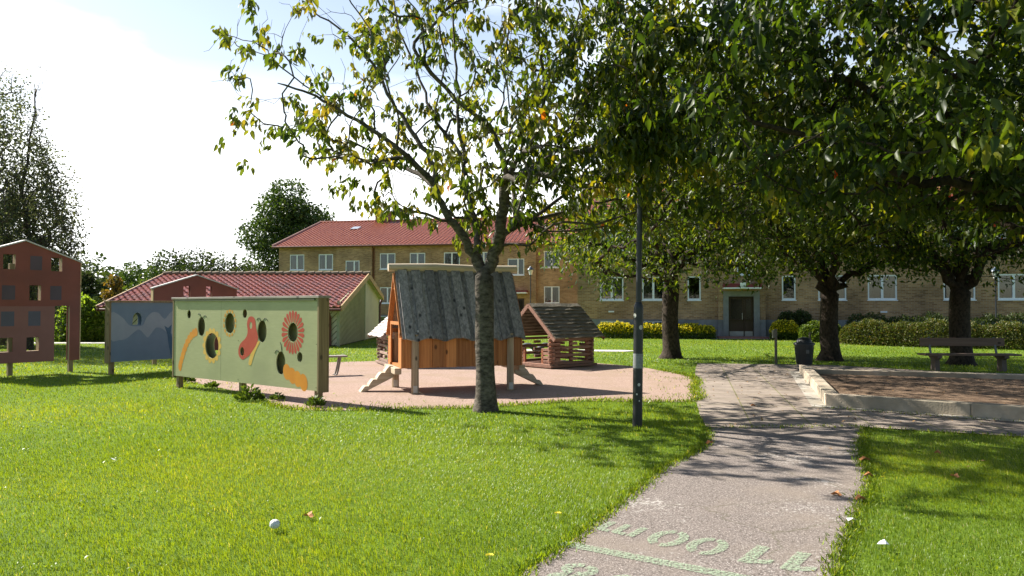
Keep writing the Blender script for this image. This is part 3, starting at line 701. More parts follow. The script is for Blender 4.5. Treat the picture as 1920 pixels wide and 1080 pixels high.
ft(172, 490, 62, 27, MF_D, 'narrow dark tree just right of the red house-shaped board', n=3000, ls=.3)
ft(243, 484, 98, 40, MF_G, 'distant rounded tree behind the pale blue-capped lantern', n=3500, ls=.4)
ft(300, 496, 70, 45, MF_G, 'mid green tree filling the gap left of the dark broad tree', n=3500, ls=.3)
ft(218, 514, 52, 24, MF_O, 'small tree turning orange and yellow behind the blue board', n=3000, ls=.22, name='autumn_tree', lowf=.05)
ft(275, 510, 50, 48, MF_L, 'light green spreading tree next to the orange one', n=6500, ls=.22, lowf=.05)
ft(95, 500, 75, 45, MF_D, 'dark tree behind the low brick building at left', n=3000, ls=.35)
ft(12, 335, 31, 66, MF_D, 'dark dense tree low behind the red house-shaped board', n=13000, ls=.17, name='broadleaf_tree', nl=18)
# birch
def birch(x, y, h, wd, label):
    t = empty('birch_tree', (x, y, 0), label=label, cat='tree')
    s = Skel([(x, y, -.1), (x, y, 1.5), (x+.1, y, 3), (x+.1, y, 4.2)]); f = s.lo
    c = s.limb(f, [(x, y, 7), (x+.3, y, 10), (x, y, h-1.2)], .1)
    base = len(s.P)
    for i in range(16):
        a = RNG.random()*6.28; st = f+int((base-1-f)*i/16); p = s.P[st]; r = wd*(.5+.5*RNG.random())*(1-.45*i/16)
        s.limb(st, [(p[0]+math.cos(a)*r*.5, p[1]+math.sin(a)*r*.5, p[2]+1.2), (p[0]+math.cos(a)*r, p[1]+math.sin(a)*r, p[2]+1.3)], .08)
    T = ellip(520, (x, y, h*.55), (wd, wd, h*.43), .35)
    s.grow(T, seg=.5, sag=1.0, jit=.07); s.mesh('trunk', M_BARKF, .2, .008, t, sides=(8, 3))
    P0 = np.array([s.P[i] for i in s.tips]); k = 36; n = len(P0)*k
    dn = RNG.random((len(P0), k))**.8*1.5
    P = np.repeat(P0, k, 0)+RNG.normal(size=(n, 3))*np.array([.14, .14, .1]); P[:, 2] -= dn.ravel(); P -= np.array([x, y, 0])
    leaves('crown', P, RNG.normal(size=(n, 3))+np.array([0, 0, -.8]), .10*(.6+.7*RNG.random(n)), .7, np.clip(.45+.25*RNG.normal(size=n), 0, 1), MF_B, t, flat=.3)
x, y, z = at(-32, 62, 27); birch(x, y, z, 2.4, 'tall weeping birch at the left edge of the picture')
x, y, z = at(46, 225, 28); birch(x+.2, y, z, 1.9, 'shorter drooping birch leaning right of the tall one')

# far-off wood closing the horizon
n = 26000; X = RNG.uniform(-190, 210, n); Yb = 150+30*RNG.random(n); H = 9+3*np.sin(X*.11)+2*np.sin(X*.37+1)
P = np.column_stack([X, Yb, H*RNG.random(n)**.6]); leaves('far_wood', P, RNG.normal(size=(n, 3)), 1.3, .8, RNG.random(n), MF_D)
tag(bpy.data.objects['far_wood'], kind='stuff', label='far-off dark wood along the horizon', cat='trees')

def bush(name, label, poly, h, m, n, ls, cat='hedge', group=None, round_=.35, wid=.6, top_m=None, e=.55):
    """clipped or loose hedge along a polyline of (x, y, halfwidth)"""
    ee = e; t = empty(name, (poly[0][0], poly[0][1], 0), label=label, cat=cat, group=group)
    P = np.array(poly, float); seg = np.linalg.norm(np.diff(P[:, :2], axis=0), axis=1); cum = np.concatenate([[0], np.cumsum(seg)])
    u = RNG.random(n)*cum[-1]; i = np.clip(np.searchsorted(cum, u)-1, 0, len(seg)-1); fr = ((u-cum[i])/seg[i])[:, None]
    c = P[i, :2]*(1-fr)+P[i+1, :2]*fr; hw = (P[i, 2]*(1-fr[:, 0])+P[i+1, 2]*fr[:, 0])
    d = (P[i+1, :2]-P[i, :2])/seg[i][:, None]; nn = np.column_stack([-d[:, 1], d[:, 0]])
    a = RNG.random(n)*np.pi*1.1-.05*np.pi; r = .82+.2*RNG.random(n)
    cx = np.sign(np.cos(a))*np.abs(np.cos(a))**e; cz = np.abs(np.sin(a))**e
    end = np.minimum(1, np.minimum(u, cum[-1]-u)/(round_+1e-6))**.4
    hh = h*(1+.07*np.sin(u*2.1)+.06*np.sin(u*5.3+1)+.04*np.sin(u*13))
    inn = RNG.random(n) < .25; r = np.where(inn, RNG.random(n)*.9, r)
    px = c+nn*(cx*hw*r*(.4+.6*end))[:, None]; pz = np.clip(cz*hh*r*(.35+.65*end), .02, None)
    Pp = np.column_stack([px-P[0, :2], pz]); nv = np.column_stack([nn*cx[:, None], cz])
    leaves('foliage', Pp, nv*.7+RNG.normal(size=(n, 3))*.6, ls*(.6+.7*RNG.random(n)), wid, np.clip(.5+.25*RNG.normal(size=n), 0, 1), m, t, flat=.3)
    if top_m:
        k = n; j = RNG.choice(n, k); sel = pz[j] > h*(.42 if top_m is MF_Y else .6)
        Pt = Pp[j][sel]+RNG.normal(size=(sel.sum(), 3))*.03+np.array([0, -.02, .03])
        leaves('blossom', Pt, RNG.normal(size=Pt.shape), ls*.9, .9, RNG.random(len(Pt)), top_m, t, flat=.3)
    b = MB()
    for q in np.linspace(.08, .92, max(2, int(cum[-1]/.8))):
        k = int(np.clip(np.searchsorted(cum, q*cum[-1])-1, 0, len(seg)-1)); f_ = (q*cum[-1]-cum[k])/seg[k]; cc = P[k, :2]*(1-f_)+P[k+1, :2]*f_-P[0, :2]
        b.tube([(cc[0], cc[1], 0), (cc[0]+.05, cc[1], h*.4), (cc[0]+.1, cc[1]-.05, h*.75)], [.025, .02, .008], 5)
    b.build('stem', M_BARKF, t); return t
def gp(px, D): return ((px-960)/F*D, D)

# ---------------------------------------------------------------- brick buildings
def wall_with(b, L0, L1, H0, H1, ops, y=0, rev=.1, axis='x', flip=1):
    """solid wall face at y with rectangular openings and reveals going inward (+y)"""
    xs = sorted({L0, L1, *[o[0] for o in ops], *[o[1] for o in ops]}); zs = sorted({H0, H1, *[o[2] for o in ops], *[o[3] for o in ops]})
    for i in range(len(xs)-1):
        for j in range(len(zs)-1):
            cx, cz = (xs[i]+xs[i+1])/2, (zs[j]+zs[j+1])/2
            if any(o[0] < cx < o[1] and o[2] < cz < o[3] for o in ops): continue
            b.add([(xs[i], y, zs[j]), (xs[i+1], y, zs[j]), (xs[i+1], y, zs[j+1]), (xs[i], y, zs[j+1])], [(0, 1, 2, 3)])
    for x0, x1, z0, z1 in ops:
        for q in ([(x0, y, z0), (x0, y, z1), (x0, y+rev, z1), (x0, y+rev, z0)], [(x1, y, z1), (x1, y, z0), (x1, y+rev, z0), (x1, y+rev, z1)],
                  [(x0, y, z1), (x1, y, z1), (x1, y+rev, z1), (x0, y+rev, z1)], [(x1, y, z0), (x0, y, z0), (x0, y+rev, z0), (x1, y+rev, z0)]):
            b.add(q, [(0, 1, 2, 3)])
def window(parent, x0, x1, z0, z1, y=.0, split=(.5,), style=0, fw=.07, sill=True):
    b = MB(); yf = y+.02
    b.b2(x0+.004, x0+fw, yf, yf+.08, z0+.004, z1-.004); b.b2(x1-fw, x1-.004, yf, yf+.08, z0+.004, z1-.004)
    b.b2(x0+fw, x1-fw, yf, yf+.08, z0+.004, z0+fw+.02); b.b2(x0+fw, x1-fw, yf, yf+.08, z1-fw, z1-.004)
    for s_ in split:
        c = x0+(x1-x0)*s_; b.b2(c-.055, c+.055, yf+.003, yf+.077, z0+fw+.02, z1-fw)
    w_ = b.build('window', M_WHITE, parent)
    b = MB(); b.b2(x0+fw-.01, x1-fw+.01, yf+.045, yf+.053, z0+fw, z1-fw+.01); b.build('pane', M_GLASS, w_)
    if sill:
        b = MB(); b.b2(x0-.03, x1+.03, y-.06, y+.018, z0-.045, z0+.002); b.build('sill', M_WHITE, w_)
    b = MB(); yc = yf+.16
    if style == 0:                                                # side curtains
        for sgn in (0, 1):
            e = x0+.03 if sgn == 0 else x1-.03; k = 10; wd = (x1-x0)*random.uniform(.16, .26)*(1 if sgn == 0 else -1)
            for i in range(k):
                u0, u1 = i/k, (i+1)/k
                b.add([(e+wd*u0, yc+.03*(i % 2), z0), (e+wd*u1, yc+.03*((i+1) % 2), z0), (e+wd*u1*.6, yc+.03*((i+1) % 2), z1), (e+wd*u0*.6, yc+.03*(i % 2), z1)], [(0, 1, 2, 3)])
            b.build('curtain', M_CURT, w_); b = MB()
    elif style == 1:                                              # blinds down
        k = 24
        for i in range(k):
            zz = z0+(z1-z0)*i/k; b.add([(x0, yc, zz), (x1, yc, zz), (x1, yc+.03, zz+(z1-z0)/k), (x0, yc+.03, zz+(z1-z0)/k)], [(0, 1, 2, 3)])
        b.build('blind', M_BLIND, w_)
    elif style == 2:                                              # half drawn blind
        b.b2(x0, x1, yc, yc+.01, z0+(z1-z0)*.45, z1); b.build('blind', M_BLIND, w_)
    return w_
def pantile(b, o, u, sl_, n_, L_, S, cw=.25, ch=.36, amp=.035, step=.03, mi=0, k=5):
    o, u, sl_, n_ = Vector(o), Vector(u).normalized(), Vector(sl_).normalized(), Vector(n_).normalized()
    nc = int(round(L_/cw)); nr = int(math.ceil(S/ch)); W_ = nc*k+1
    xs = [i*L_/(nc*k) for i in range(W_)]
    prof = [amp*(math.cos(2*math.pi*(i % k)/k)*.75+.35*math.cos(4*math.pi*(i % k)/k+.8)) for i in range(W_)]
    vs = []; fs = []; row = 0
    for r in range(nr):
        s0, s1 = r*S/nr, (r+1)*S/nr; dj = random.uniform(-.004, .004)
        for ss, lift in ((s0, 0.0), (s1+.02, step+dj), (s1+.0199, step+dj), (s1+.021, -.012)):
            for x, h in zip(xs, prof): vs.append(o+u*x+sl_*ss+n_*(h+lift))
        for k_ in (0, 2):
            a = (row+k_)*W_; c = a+W_
            for i in range(W_-1): fs.append((a+i, c+i, c+i+1, a+i+1))
        row += 4
    b.add(vs, fs, mi, True)

WA = R(11)
class Wing:
    def __init__(s, x0, y0, ang, L_): s.x0, s.y0, s.a, s.L = x0, y0, ang, L_; s.pl = Plane((x0, y0), (x0+math.cos(ang)*L_, y0-math.sin(ang)*L_))
    def t(s, px, py=540): return s.pl.hit(px, py)
def wing(W_, label, wins, projections, eave=6.67, ridge=9.55, depth=17, gable_left=True):
    e = empty('apartment_building', (W_.x0, W_.y0, 0), -W_.a, label=label, cat='building', group='yellow brick apartment blocks with red tiled roofs')
    L_ = W_.L; ops = []; PL = .95
    for w_ in wins:
        ops.append((w_[0], w_[1], w_[2], w_[3]))
    prj = projections
    b = MB(); allops = ops
    def at_y(t):
        for p in prj:
            if p[0] <= t <= p[1]: return p[2]
        return 0
    # main stretches and projections
    cuts = [0]; 
    for p in prj: cuts += [p[0], p[1]]
    cuts += [L_]; bp = MB()
    for i in range(len(cuts)-1):
        x0, x1 = cuts[i], cuts[i+1]
        if x1-x0 < .01: continue
        yy = at_y((x0+x1)/2); oo = [o for o in ops if x0 <= (o[0]+o[1])/2 <= x1]
        hi = [o for o in oo if o[2] >= PL-.01]; lo_ = [o for o in oo if o[2] < PL-.01]
        full = [o for o in lo_ if o[3] > PL+.01]
        wall_with(b, x0, x1, PL, eave, [o if o[2] >= PL else (o[0], o[1], PL, o[3]) for o in hi+full], yy, .12)
        wall_with(bp, x0, x1, -.1, PL, [(o[0], o[1], max(o[2], -.1), min(o[3], PL)) for o in lo_], yy-.02 if yy == 0 else yy-.02, .14)
    for p in prj:
        for xx in p[:2]:
            b.add([(xx, p[2], PL), (xx, 0, PL), (xx, 0, eave), (xx, p[2], eave)], [(0, 1, 2, 3)]); bp.add([(xx, p[2]-.02, -.1), (xx, 0, -.1), (xx, 0, PL), (xx, p[2]-.02, PL)], [(0, 1, 2, 3)])
    for xx in (0, L_):                                             # gable walls
        b.add([(xx, 0, 0), (xx, depth, 0), (xx, depth, eave), (xx, depth/2, ridge-.12), (xx, 0, eave)], [(0, 1, 2, 3, 4)])
    b.add([(0, depth, 0), (L_, depth, 0), (L_, depth, eave), (0, depth, eave)], [(0, 1, 2, 3)])
    b.build('wall', M_BRICK, e); bp.build('plinth', M_PLINTH, e)
    b = MB(); b.b2(.1, L_-.1, 3.2, 3.3, 0, eave-.1); b.b2(.1, L_-.1, .3, 3.2, 3.5, 3.6); b.b2(.1, L_-.1, .3, 3.2, eave-.15, eave-.1)
    b.build('inner_wall', M_ROOM, e)
    b = MB(); sl_ = Vector((0, -(depth/2+.45), -(ridge-eave+.15))); S = sl_.length; sl_.normalize(); nn = Vector((0, sl_.z, -sl_.y)); nn = nn if nn.z > 0 else -nn
    pantile(b, (-.35, depth/2, ridge), (1, 0, 0), sl_, nn, L_+.7, S, cw=.34, ch=.42, amp=.065)
    sb = Vector((0, -sl_.y, sl_.z)); nb = Vector((0, -nn.y, nn.z))
    b.add([(-.35, depth/2, ridge), (L_+.35, depth/2, ridge), (L_+.35, depth/2+sb.y*S, ridge+sb.z*S), (-.35, depth/2+sb.y*S, ridge+sb.z*S)], [(0, 1, 2, 3)])
    b.tube([(-.4, depth/2, ridge+.04), (L_+.4, depth/2, ridge+.04)], .11, 8)
    rf = b.build('roof', M_TILE, e)
    b = MB(); b.tube([(-.35, -.52, eave-.16), (L_+.35, -.52, eave-.16)], .075, 8); b.b2(-.3, L_+.3, -.44, 0, eave-.14, eave-.1)
    b.build('gutter', M_BROWNM, e)
    b = MB()
    for xx in (-.38, L_+.38):
        b.beam((xx, -.45, eave-.08), (xx, depth/2, ridge+.02), .05, .22); b.beam((xx, depth+.45, eave-.08), (xx, depth/2, ridge+.02), .05, .22)
    b.split('verge_board', mat('pink_verge', (.45, .30, .25), rough=.6), e)
    for w_ in wins:
        if len(w_) > 4 and w_[4] is not None: window(e, w_[0], w_[1], w_[2], w_[3], at_y((w_[0]+w_[1])/2), split=w_[5] if len(w_) > 5 else (.5,), style=w_[4])
    return e
def doorleaf(e, x0, x1, z0, z1, y, two=True):
    md = mat('dark_door', (.035, .016, .012), (.05, .024, .018), rough=.4, stretch=(8, 8, .6))
    b = MB(); mid = (x0*.38+x1*.62) if two else x1
    for a, c in ((x0+.02, mid-.01), (mid+.01, x1-.02)) if two else ((x0+.02, x1-.02),):
        b.b2(a, c, y, y+.05, z0+.02, z0+.95); b.b2(a, a+.09, y, y+.05, z0+.95, z1-.02); b.b2(c-.09, c, y, y+.05, z0+.95, z1-.02); b.b2(a+.09, c-.09, y, y+.05, z1-.14, z1-.02)
    d = b.build('door', md, e)
    b = MB(); b.b2(x0+.08, x1-.08, y+.022, y+.03, z0+.93, z1-.1); b.build('pane', mat('dark_door_glass', (.012, .010, .009), rough=.12, spec=.4), d)
    b = MB(); mk = mat('steel_kickplate', (.42, .40, .34), rough=.45)
    for a, c in ((x0+.05, mid-.03), (mid+.03, x1-.05)) if two else ((x0+.05, x1-.05),): b.b2(a, c, y-.006, y-.001, z0+.05, z0+.30)
    b.split('kick_plate', mk, d)
    b = MB(); b.tube([(mid-.09, y-.05, z0+.9), (mid-.09, y-.05, z0+1.25)], .012, 6); b.tube([(mid-.09, y-.05, z0+.93), (mid-.09, y, z0+.93)], .01, 6); b.tube([(mid-.09, y-.05, z0+1.22), (mid-.09, y, z0+1.22)], .01, 6)
    b.build('handle', mat('steel', (.5, .5, .5), metal=.9, rough=.3), d)
    return d
# left wing
LW = Wing(-19.4, 61.5, WA, 27.0)
wn = []
zt0, zt1, zb0, zb1 = 4.62, 5.92, 1.86, 3.18
tops = [(543, 570, 0), (597, 624, 0), (712, 741, 1), (768, 797, 1), (832, 862, 0), (893, 921, 1), (1020, 1049, 0)]
for i, (a, c, st) in enumerate(tops):
    t0_, t1_ = LW.t(a)[0], LW.t(c)[0]
    wn.append((t0_, t1_, zt0, zt1, st)); wn.append((t0_, t1_, zb0, zb1, (0, 2, 0)[i % 3])); wn.append((t0_, t1_, .35, .85, 3))
for a, c in ((650, 676), (953, 984)):
    wn.append((LW.t(a)[0], LW.t(c)[0], 4.05, 5.35, 3, (.62,)))
p1 = (LW.t(633)[0], LW.t(699)[0], -.25); p2 = (LW.t(936)[0], LW.t(1006)[0], -.25)
dts = []
for a, c in ((648, 670), (962, 984)):
    t0_, t1_ = LW.t(a)[0], LW.t(c)[0]; dts.append((t0_, t1_)); wn.append((t0_, t1_, -.1, 2.25, None))
ew = wing(LW, 'two-storey yellow brick block farther back with chimney, above the low tiled building', wn, [p1, p2])
for t0_, t1_ in dts:
    doorleaf(ew, t0_, t1_, .0, 2.25, -.25+.06, False)
    b = MB(); b.b2(t0_-.3, t1_+.3, -1.05, -.25, 2.62, 2.72); b.build('door_canopy', M_WHITE, ew); b = MB(); b.b2(t0_-.31, t1_+.31, -1.06, -.25, 2.724, 2.86); b.build('canopy_top', mat('maroon_paint', (.20, .03, .04), rough=.5), ew)
b = MB(); cx = 5.9; dpt = 17/2
b.b2(cx-.6, cx+.6, dpt-.5, dpt+.5, 9.0, 10.35); b.build('chimney', brick('red_brick', (.22, .08, .05), (.28, .11, .07), (.22, .17, .13)), ew)
b = MB(); b.b2(cx-.72, cx+.72, dpt-.62, dpt+.62, 10.353, 10.5); b.build('chimney_cap', M_BROWNM, ew)
b = MB(); sx = 4.4; b.box((sx, 5.6, 8.66), (.7, .9, .05), Matrix.Rotation(math.atan2(3, 9), 3, 'X')); b.build('skylight', mat('zinc', (.5, .52, .54), rough=.3, metal=.4), ew)
for pp in (p1[1]+.1, p2[0]-.15):
    b = MB(); b.tube([(pp, -.08, .1), (pp, -.08, 6.3), (pp, -.45, 6.5)], .05, 8); b.build('downpipe', M_BROWNM, ew)

# right wing
RW = Wing(3.55, 40.0, WA, 32)
zb0, zb1 = 1.96, 3.22
wn = []
def rw(a, c, z0, z1, st, sp=(.5,)):
    wn.append((RW.t(a)[0], RW.t(c)[0], z0, z1, st, sp))
for i, (a, c, st) in enumerate(((1125, 1169, 1), (1204, 1246, 1), (1534, 1587, 0), (1627, 1682, 0), (1769, 1829, 2), (1871, 1932, 2))):
    rw(a, c, zb0, zb1, st); rw(a, c, 4.65, 5.9, (st+1) % 3); 
    if i < 2: rw(a, c, .38, .86, 3)
rw(1289, 1314, zb0, zb1, 3, ()); rw(1466, 1492, zb0, zb1, 2, ())
rw(1289, 1314, 4.65, 5.9, 3, ()); rw(1466, 1492, 4.65, 5.9, 3, ())
rw(1381, 1412, 3.25, 4.35, 3, (.6,))
d0, d1 = RW.t(1365)[0], RW.t(1412)[0]; wn.append((d0, d1, -.1, 2.15, None))
pj = (RW.t(1346)[0], RW.t(1434)[0], -.22)
er = wing(RW, 'nearer yellow brick block running behind the old cherry trees, with dark double entrance door', wn, [pj])
doorleaf(er, d0, d1, .05, 2.15, -.22+.1)
b = MB(); mg = mat('grey_portal_stone', (.19, .19, .18), (.24, .24, .23), rough=.85)
e0, e1 = RW.t(1355)[0], RW.t(1423)[0]
b.b2(e0, d0, -.27, -.15, 0, 2.42); b.b2(d1, e1, -.27, -.15, 0, 2.42); b.b2(d0, d1, -.27, -.15, 2.15, 2.42); b.build('door_surround', mg, er)
b = MB(); b.b2(e0-.02, e1+.02, -1.0, -.22, 2.53, 2.60); b.build('door_canopy', M_WHITE, er)
b = MB(); b.b2(e0-.01, e1+.01, -.98, -.22, 2.602, 2.80); b.build('canopy_top', mat('maroon_paint', (.20, .03, .04), rough=.5), er)
b = MB(); b.b2(d0-.6, d1+.6, -1.3, -.28, 0, .10); b.build('doorstep', mat('red_step', (.22, .10, .08), (.28, .14, .11), rough=.9), er)
cx = RW.t(1389)[0]; b = MB(); b.b2(cx-.14, cx+.14, -1.04, -1.003, 2.56, 2.84); npl = b.build('number_plate', M_WHITE, er)
for q in (1146, 1656):
    c = RW.t(q)[0]; b = MB(); b.b2(c-.15, c+.15, -.1, -.002, 1.32, 1.40); b.build('wall_lamp', M_WHITE, er)
def text_mesh(name, body, size, m, parent, M4, ext=.002):
    cu = bpy.data.curves.new(name, 'FONT'); cu.body = body; cu.size = size; cu.extrude = ext; cu.align_x = 'CENTER'; cu.align_y = 'CENTER'
    o = bpy.data.objects.new(name, cu); COL.objects.link(o); dg = bpy.context.evaluated_depsgraph_get(); me = bpy.data.meshes.new_from_object(o.evaluated_get(dg))
    bpy.data.objects.remove(o); bpy.data.curves.remove(cu); me.transform(M4); me.materials.clear(); me.materials.append(m)
    o = bpy.data.objects.new(name, me); COL.objects.link(o); o.parent = parent; return o
text_mesh('number', '164', .14, M_DARK, npl, Matrix.Translation((cx, -1.044, 2.655)) @ Matrix.Rotation(R(90), 4, 'X'))
b = MB(); tpx = RW.t(1866)[0]
# low brick building at far left
el = empty('garage_building', (-49.5, 37.2, 0), R(31.5), label='low flat-roofed brick building at far left, glimpsed past the red house-shaped board', cat='building')
b = MB(); wall_with(b, 0, 23.2, .9, 3.35, [], 0); b.b2(0, 23.2, .002, 8, .9, 3.35); b.build('wall', M_BRICK, el)
b = MB(); b.b2(-.03, 23.23, -.03, 8, 0, .898); b.build('plinth', M_PLINTH, el); b = MB(); b.b2(-.2, 23.4, -.25, 8.2, 3.352, 3.55); b.build('roof', M_DARK, el)

# ---------------------------------------------------------------- low tiled building with diagonal boards
sx0, sy0 = -7.1, 30.3
es = empty('shed', (sx0, sy0, 0), label='low pale green boarded building with long red pantile roof behind the painted boards', cat='shed')
SL = 9.3
def clip(poly, a, b_, c, keep=1):
    out = []
    for i in range(len(poly)):
        p, q = poly[i], poly[(i+1) % len(poly)]; fp = (a*p[0]+b_*p[1]-c)*keep; fq = (a*q[0]+b_*q[1]-c)*keep
        if fp >= 0: out.append(p)
        if (fp >= 0) != (fq >= 0):
            t = fp/(fp-fq); out.append((p[0]+(q[0]-p[0])*t, p[1]+(q[1]-p[1])*t))
    return out
def diag(b, poly, sgn, P3, pitch=.17):
    """lapped diagonal boards; P3(u,z,off) maps to 3D"""
    a, c = sgn*.7071, .7071; v = [a*p[0]+c*p[1] for p in poly]; k = math.floor(min(v)/pitch)
    while k*pitch < max(v):
        pp = clip(clip(poly, a, c, k*pitch, 1), a, c, (k+1)*pitch-.022, -1)
        if len(pp) > 2:
            offs_ = [  .004+.034*(1-((a*p[0]+c*p[1])-k*pitch)/pitch) for p in pp]
            n = len(pp); vs = [P3(p[0], p[1], o) for p, o in zip(pp, offs_)]+[P3(p[0], p[1], -.02) for p in pp]
            b.add(vs, [tuple(range(n))]+[(i, n+i, n+(i+1) % n, (i+1) % n) for i in range(n)])
        k += 1
b = MB()
diag(b, [(-SL, 0.05), (0, .05), (0, 1.72), (-SL, 1.72)], -1, lambda u, z, o: (u, -o, z))
bk_ = MB(); bk_.add([(-SL, .02, 0), (0, .02, 0), (0, .02, 1.75), (-SL, .02, 1.75)], [(0, 1, 2, 3)])
zr = lambda y: 1.78+(y)*(3.1-1.78)/5.3 if y < 5.3 else 3.1-(y-5.3)*(3.1-2.2)/3.7
diag(b, [(0, .05), (5.26, .05), (5.26, zr(5.26)), (0, zr(0))], 1, lambda u, z, o: (o, u, z))
diag(b, [(5.34, .05), (9.0, .05), (9.0, zr(9.0)), (5.34, zr(5.34))], -1, lambda u, z, o: (o, u, z))
for xx in (-.03, -SL): bk_.add([(xx, 0, 0), (xx, 9, 0), (xx, 9, zr(9)), (xx, 5.3, 3.1), (xx, 0, zr(0))], [(0, 1, 2, 3, 4)])
b.add([(-SL, 9, 0), (0, 9, 0), (0, 9, zr(9)), (-SL, 9, zr(9))], [(0, 1, 2, 3)])
b.build('wall', M_GREENP, es); bk_.build('wall_backing', mat('shadow_gap', (.09, .09, .05), rough=.9), es)  # backing coloured dark to stand in for shade between the boards
b = MB(); mtr = mat('light_green_trim', (.40, .42, .24), rough=.6)
b.b2(-.06, .045, -.045, .05, 0, 1.85); b.b2(-.01, .05, 5.262, 5.338, 0, 3.0); b.b2(-.03, .05, 8.95, 9.05, 0, 2.2)
b.split('corner_trim', mtr, es)
b = MB(); fs = Vector((0, -5.7, -1.55)); S = fs.length; fs.normalize(); n1 = Vector((0, fs.z, -fs.y)); n1 = n1 if n1.z > 0 else -n1
pantile(b, (-SL-.35, 5.3, 3.17), (1, 0, 0), fs, n1, SL+.55, S, cw=.285, ch=.40, amp=.045, step=.035, k=6)
bs = Vector((0, 3.95, -1.0)); S2 = bs.length; bs.normalize(); n2 = Vector((0, -bs.z, bs.y))
pantile(b, (.2, 5.3, 3.17), (-1, 0, 0), bs, n2, SL+.55, S2, cw=.285, ch=.40, amp=.045, step=.035, k=4)
b.build('roof', M_TILE2, es)
b = MB(); 
for i in range(26):
    xx = -SL-.4+i*(SL+.65)/26; b.tube([(xx, 5.3, 3.21+random.uniform(0, .012)), (xx+.41, 5.3, 3.235+random.uniform(0, .012))], [.085, .105], 8)
b.build('ridge_tiles', M_MOSS, es)
b = MB()
for xx in (.22, -SL-.37):
    b.beam((xx, 5.3, 3.12), (xx, -.45, 1.56), .05, .24); b.beam((xx, 5.3, 3.12), (xx, 9.3, 2.08), .05, .24)
b.split('verge_board', M_CREAM, es)
b = MB(); b.beam((.0, 5.3, 3.03), (.0, -.4, 1.50), .42, .03, up=(0, 0, 1)); b.beam((.0, 5.3, 3.03), (.0, 9.2, 2.02), .42, .03); b.split('soffit', M_GREENP, es)
b = MB(); b.tube([(-SL-.3, -.5, 1.5), (.2, -.5, 1.5)], .06, 8); b.tube([(-.32, -.5, 1.5), (-.32, -.42, 1.42), (-.32, -.1, 1.2), (-.32, -.1, .05)], .055, 8)
b.tube([(.12, 9.3, 2.1), (.12, 9.2, 1.9), (.08, 9.0, 1.7), (.08, 9.0, 0)], .06, 8); b.split('downpipe', M_BROWNM, es)

# ---------------------------------------------------------------- painted peep-hole boards
def ribbon(pts, w0, w1):
    P = [Vector(p) for p in pts]; a, c = [], []
    for i, p in enumerate(P):
        t = (P[min(i+1, len(P)-1)]-P[max(0, i-1)]).normalized(); n_ = Vector((-t.y, t.x)); w_ = w0+(w1-w0)*i/(len(P)-1); a.append(p+n_*w_); c.append(p-n_*w_)
    return [tuple(v) for v in a+c[::-1]]
def board_frame(e, L_, z0, z1, th, m_face, holes, legs, cap_m, post_m, legz=.0, pw=.1):
    fr = plate('front_board', rect(pw*.2, L_-pw*.2, z0, z1), holes, -.0, .018, m_face, e)
    bk = plate('back_board', rect(pw*.2, L_-pw*.2, z0, z1), holes, th-.018, th, m_face, e)
    for x0 in (0, L_-pw*.2):
        b = MB(); b.b2(x0-.012, x0+pw*.2+.012, -.012, th+.012, z0-.03, z1+.002); b.build('end_board', post_m, e, bevel=.004)
    b = MB(); b.b2(-.03, L_+.03, -.035, th+.035, z1+.003, z1+.045); b.build('cap_rail', cap_m, e, bevel=.006)
    for lx in legs:
        b = MB(); b.b2(lx-.05, lx+.05, th*.5-.05, th*.5+.05, -.15, z1-.05); b.build('leg', post_m, e, bevel=.006)
    b = MB(); b.b2(.05, L_-.05, .03, th-.03, z0+.002, z0+.04); b.build('bottom_rail', post_m, e)
    return fr
# green board
GP = Plane((-6.86, 15.0), (-3.18, 12.2)); K = 320/1329
def gz(zx, zy): return GP.hit(300+zx*K, 530+zy*K)
ge = empty('painted_board', (GP.o.x, GP.o.y, 0), GP.rz, label='pale green peep-hole board painted with caterpillars, flowers and a red butterfly', cat='play panel')
z1 = 1.78; z0 = .25
def hole(zx, zy, rx, ry):
    c = gz(zx, zy); l, r_ = gz(zx-rx, zy), gz(zx+rx, zy); t_, bt = gz(zx, zy-ry), gz(zx, zy+ry)
    return (c[0], c[1], (r_[0]-l[0])/2, (t_[1]-bt[1])/2)
HS = [hole(226, 246, 14, 33), hole(322, 341, 28, 75), hole(404, 491, 52, 99), hole(543, 315, 38, 80), hole(660, 241, 17, 34), hole(640, 535, 16, 34),
      hole(794, 379, 36, 86), hole(1034, 387, 39, 75), hole(940, 625, 36, 90), hole(1088, 579, 21, 39)]
ghol = [ell(*h) for h in HS]
M_GBOARD = mat('sage_green_board', (.35, .355, .18), (.39, .395, .205), scale=5, rough=.55, spec=.35, stretch=(1, 1, 7), dirt=(.30, .31, .16), bump=.1)
fr = board_frame(ge, GP.L, z0, z1, .19, M_GBOARD, ghol, [.1, GP.L*.5, GP.L-.12], M_GREYW, M_POST)
M_OR = mat('orange_paint', (.60, .22, .012), (.66, .27, .02), rough=.55); M_YE = mat('yellow_paint', (.62, .37, .06), (.66, .42, .09), rough=.55)
M_RE = mat('red_paint', (.42, .05, .022), (.47, .065, .03), rough=.55)
def paint(name, poly, m, holes=(), y=-.0015): return plate(name, poly, holes, y-.001, y, m, fr)
def blobs(name, cs, m, y=-.0015):
    me_ = []; b = MB()
    for i, (x, z, rx, rz_, rot) in enumerate(cs):
        n = 18; yy = y-.00005*i
        pts = []
        for k in range(n):
            a = 2*math.pi*k/n; u, v = rx*math.cos(a), rz_*math.sin(a); pts.append((x+u*math.cos(rot)-v*math.sin(rot), yy, z+u*math.sin(rot)+v*math.cos(rot)))
        b.add(pts, [tuple(range(n-1, -1, -1))] if False else [tuple(range(n))])
    return b.build(name, m, fr)
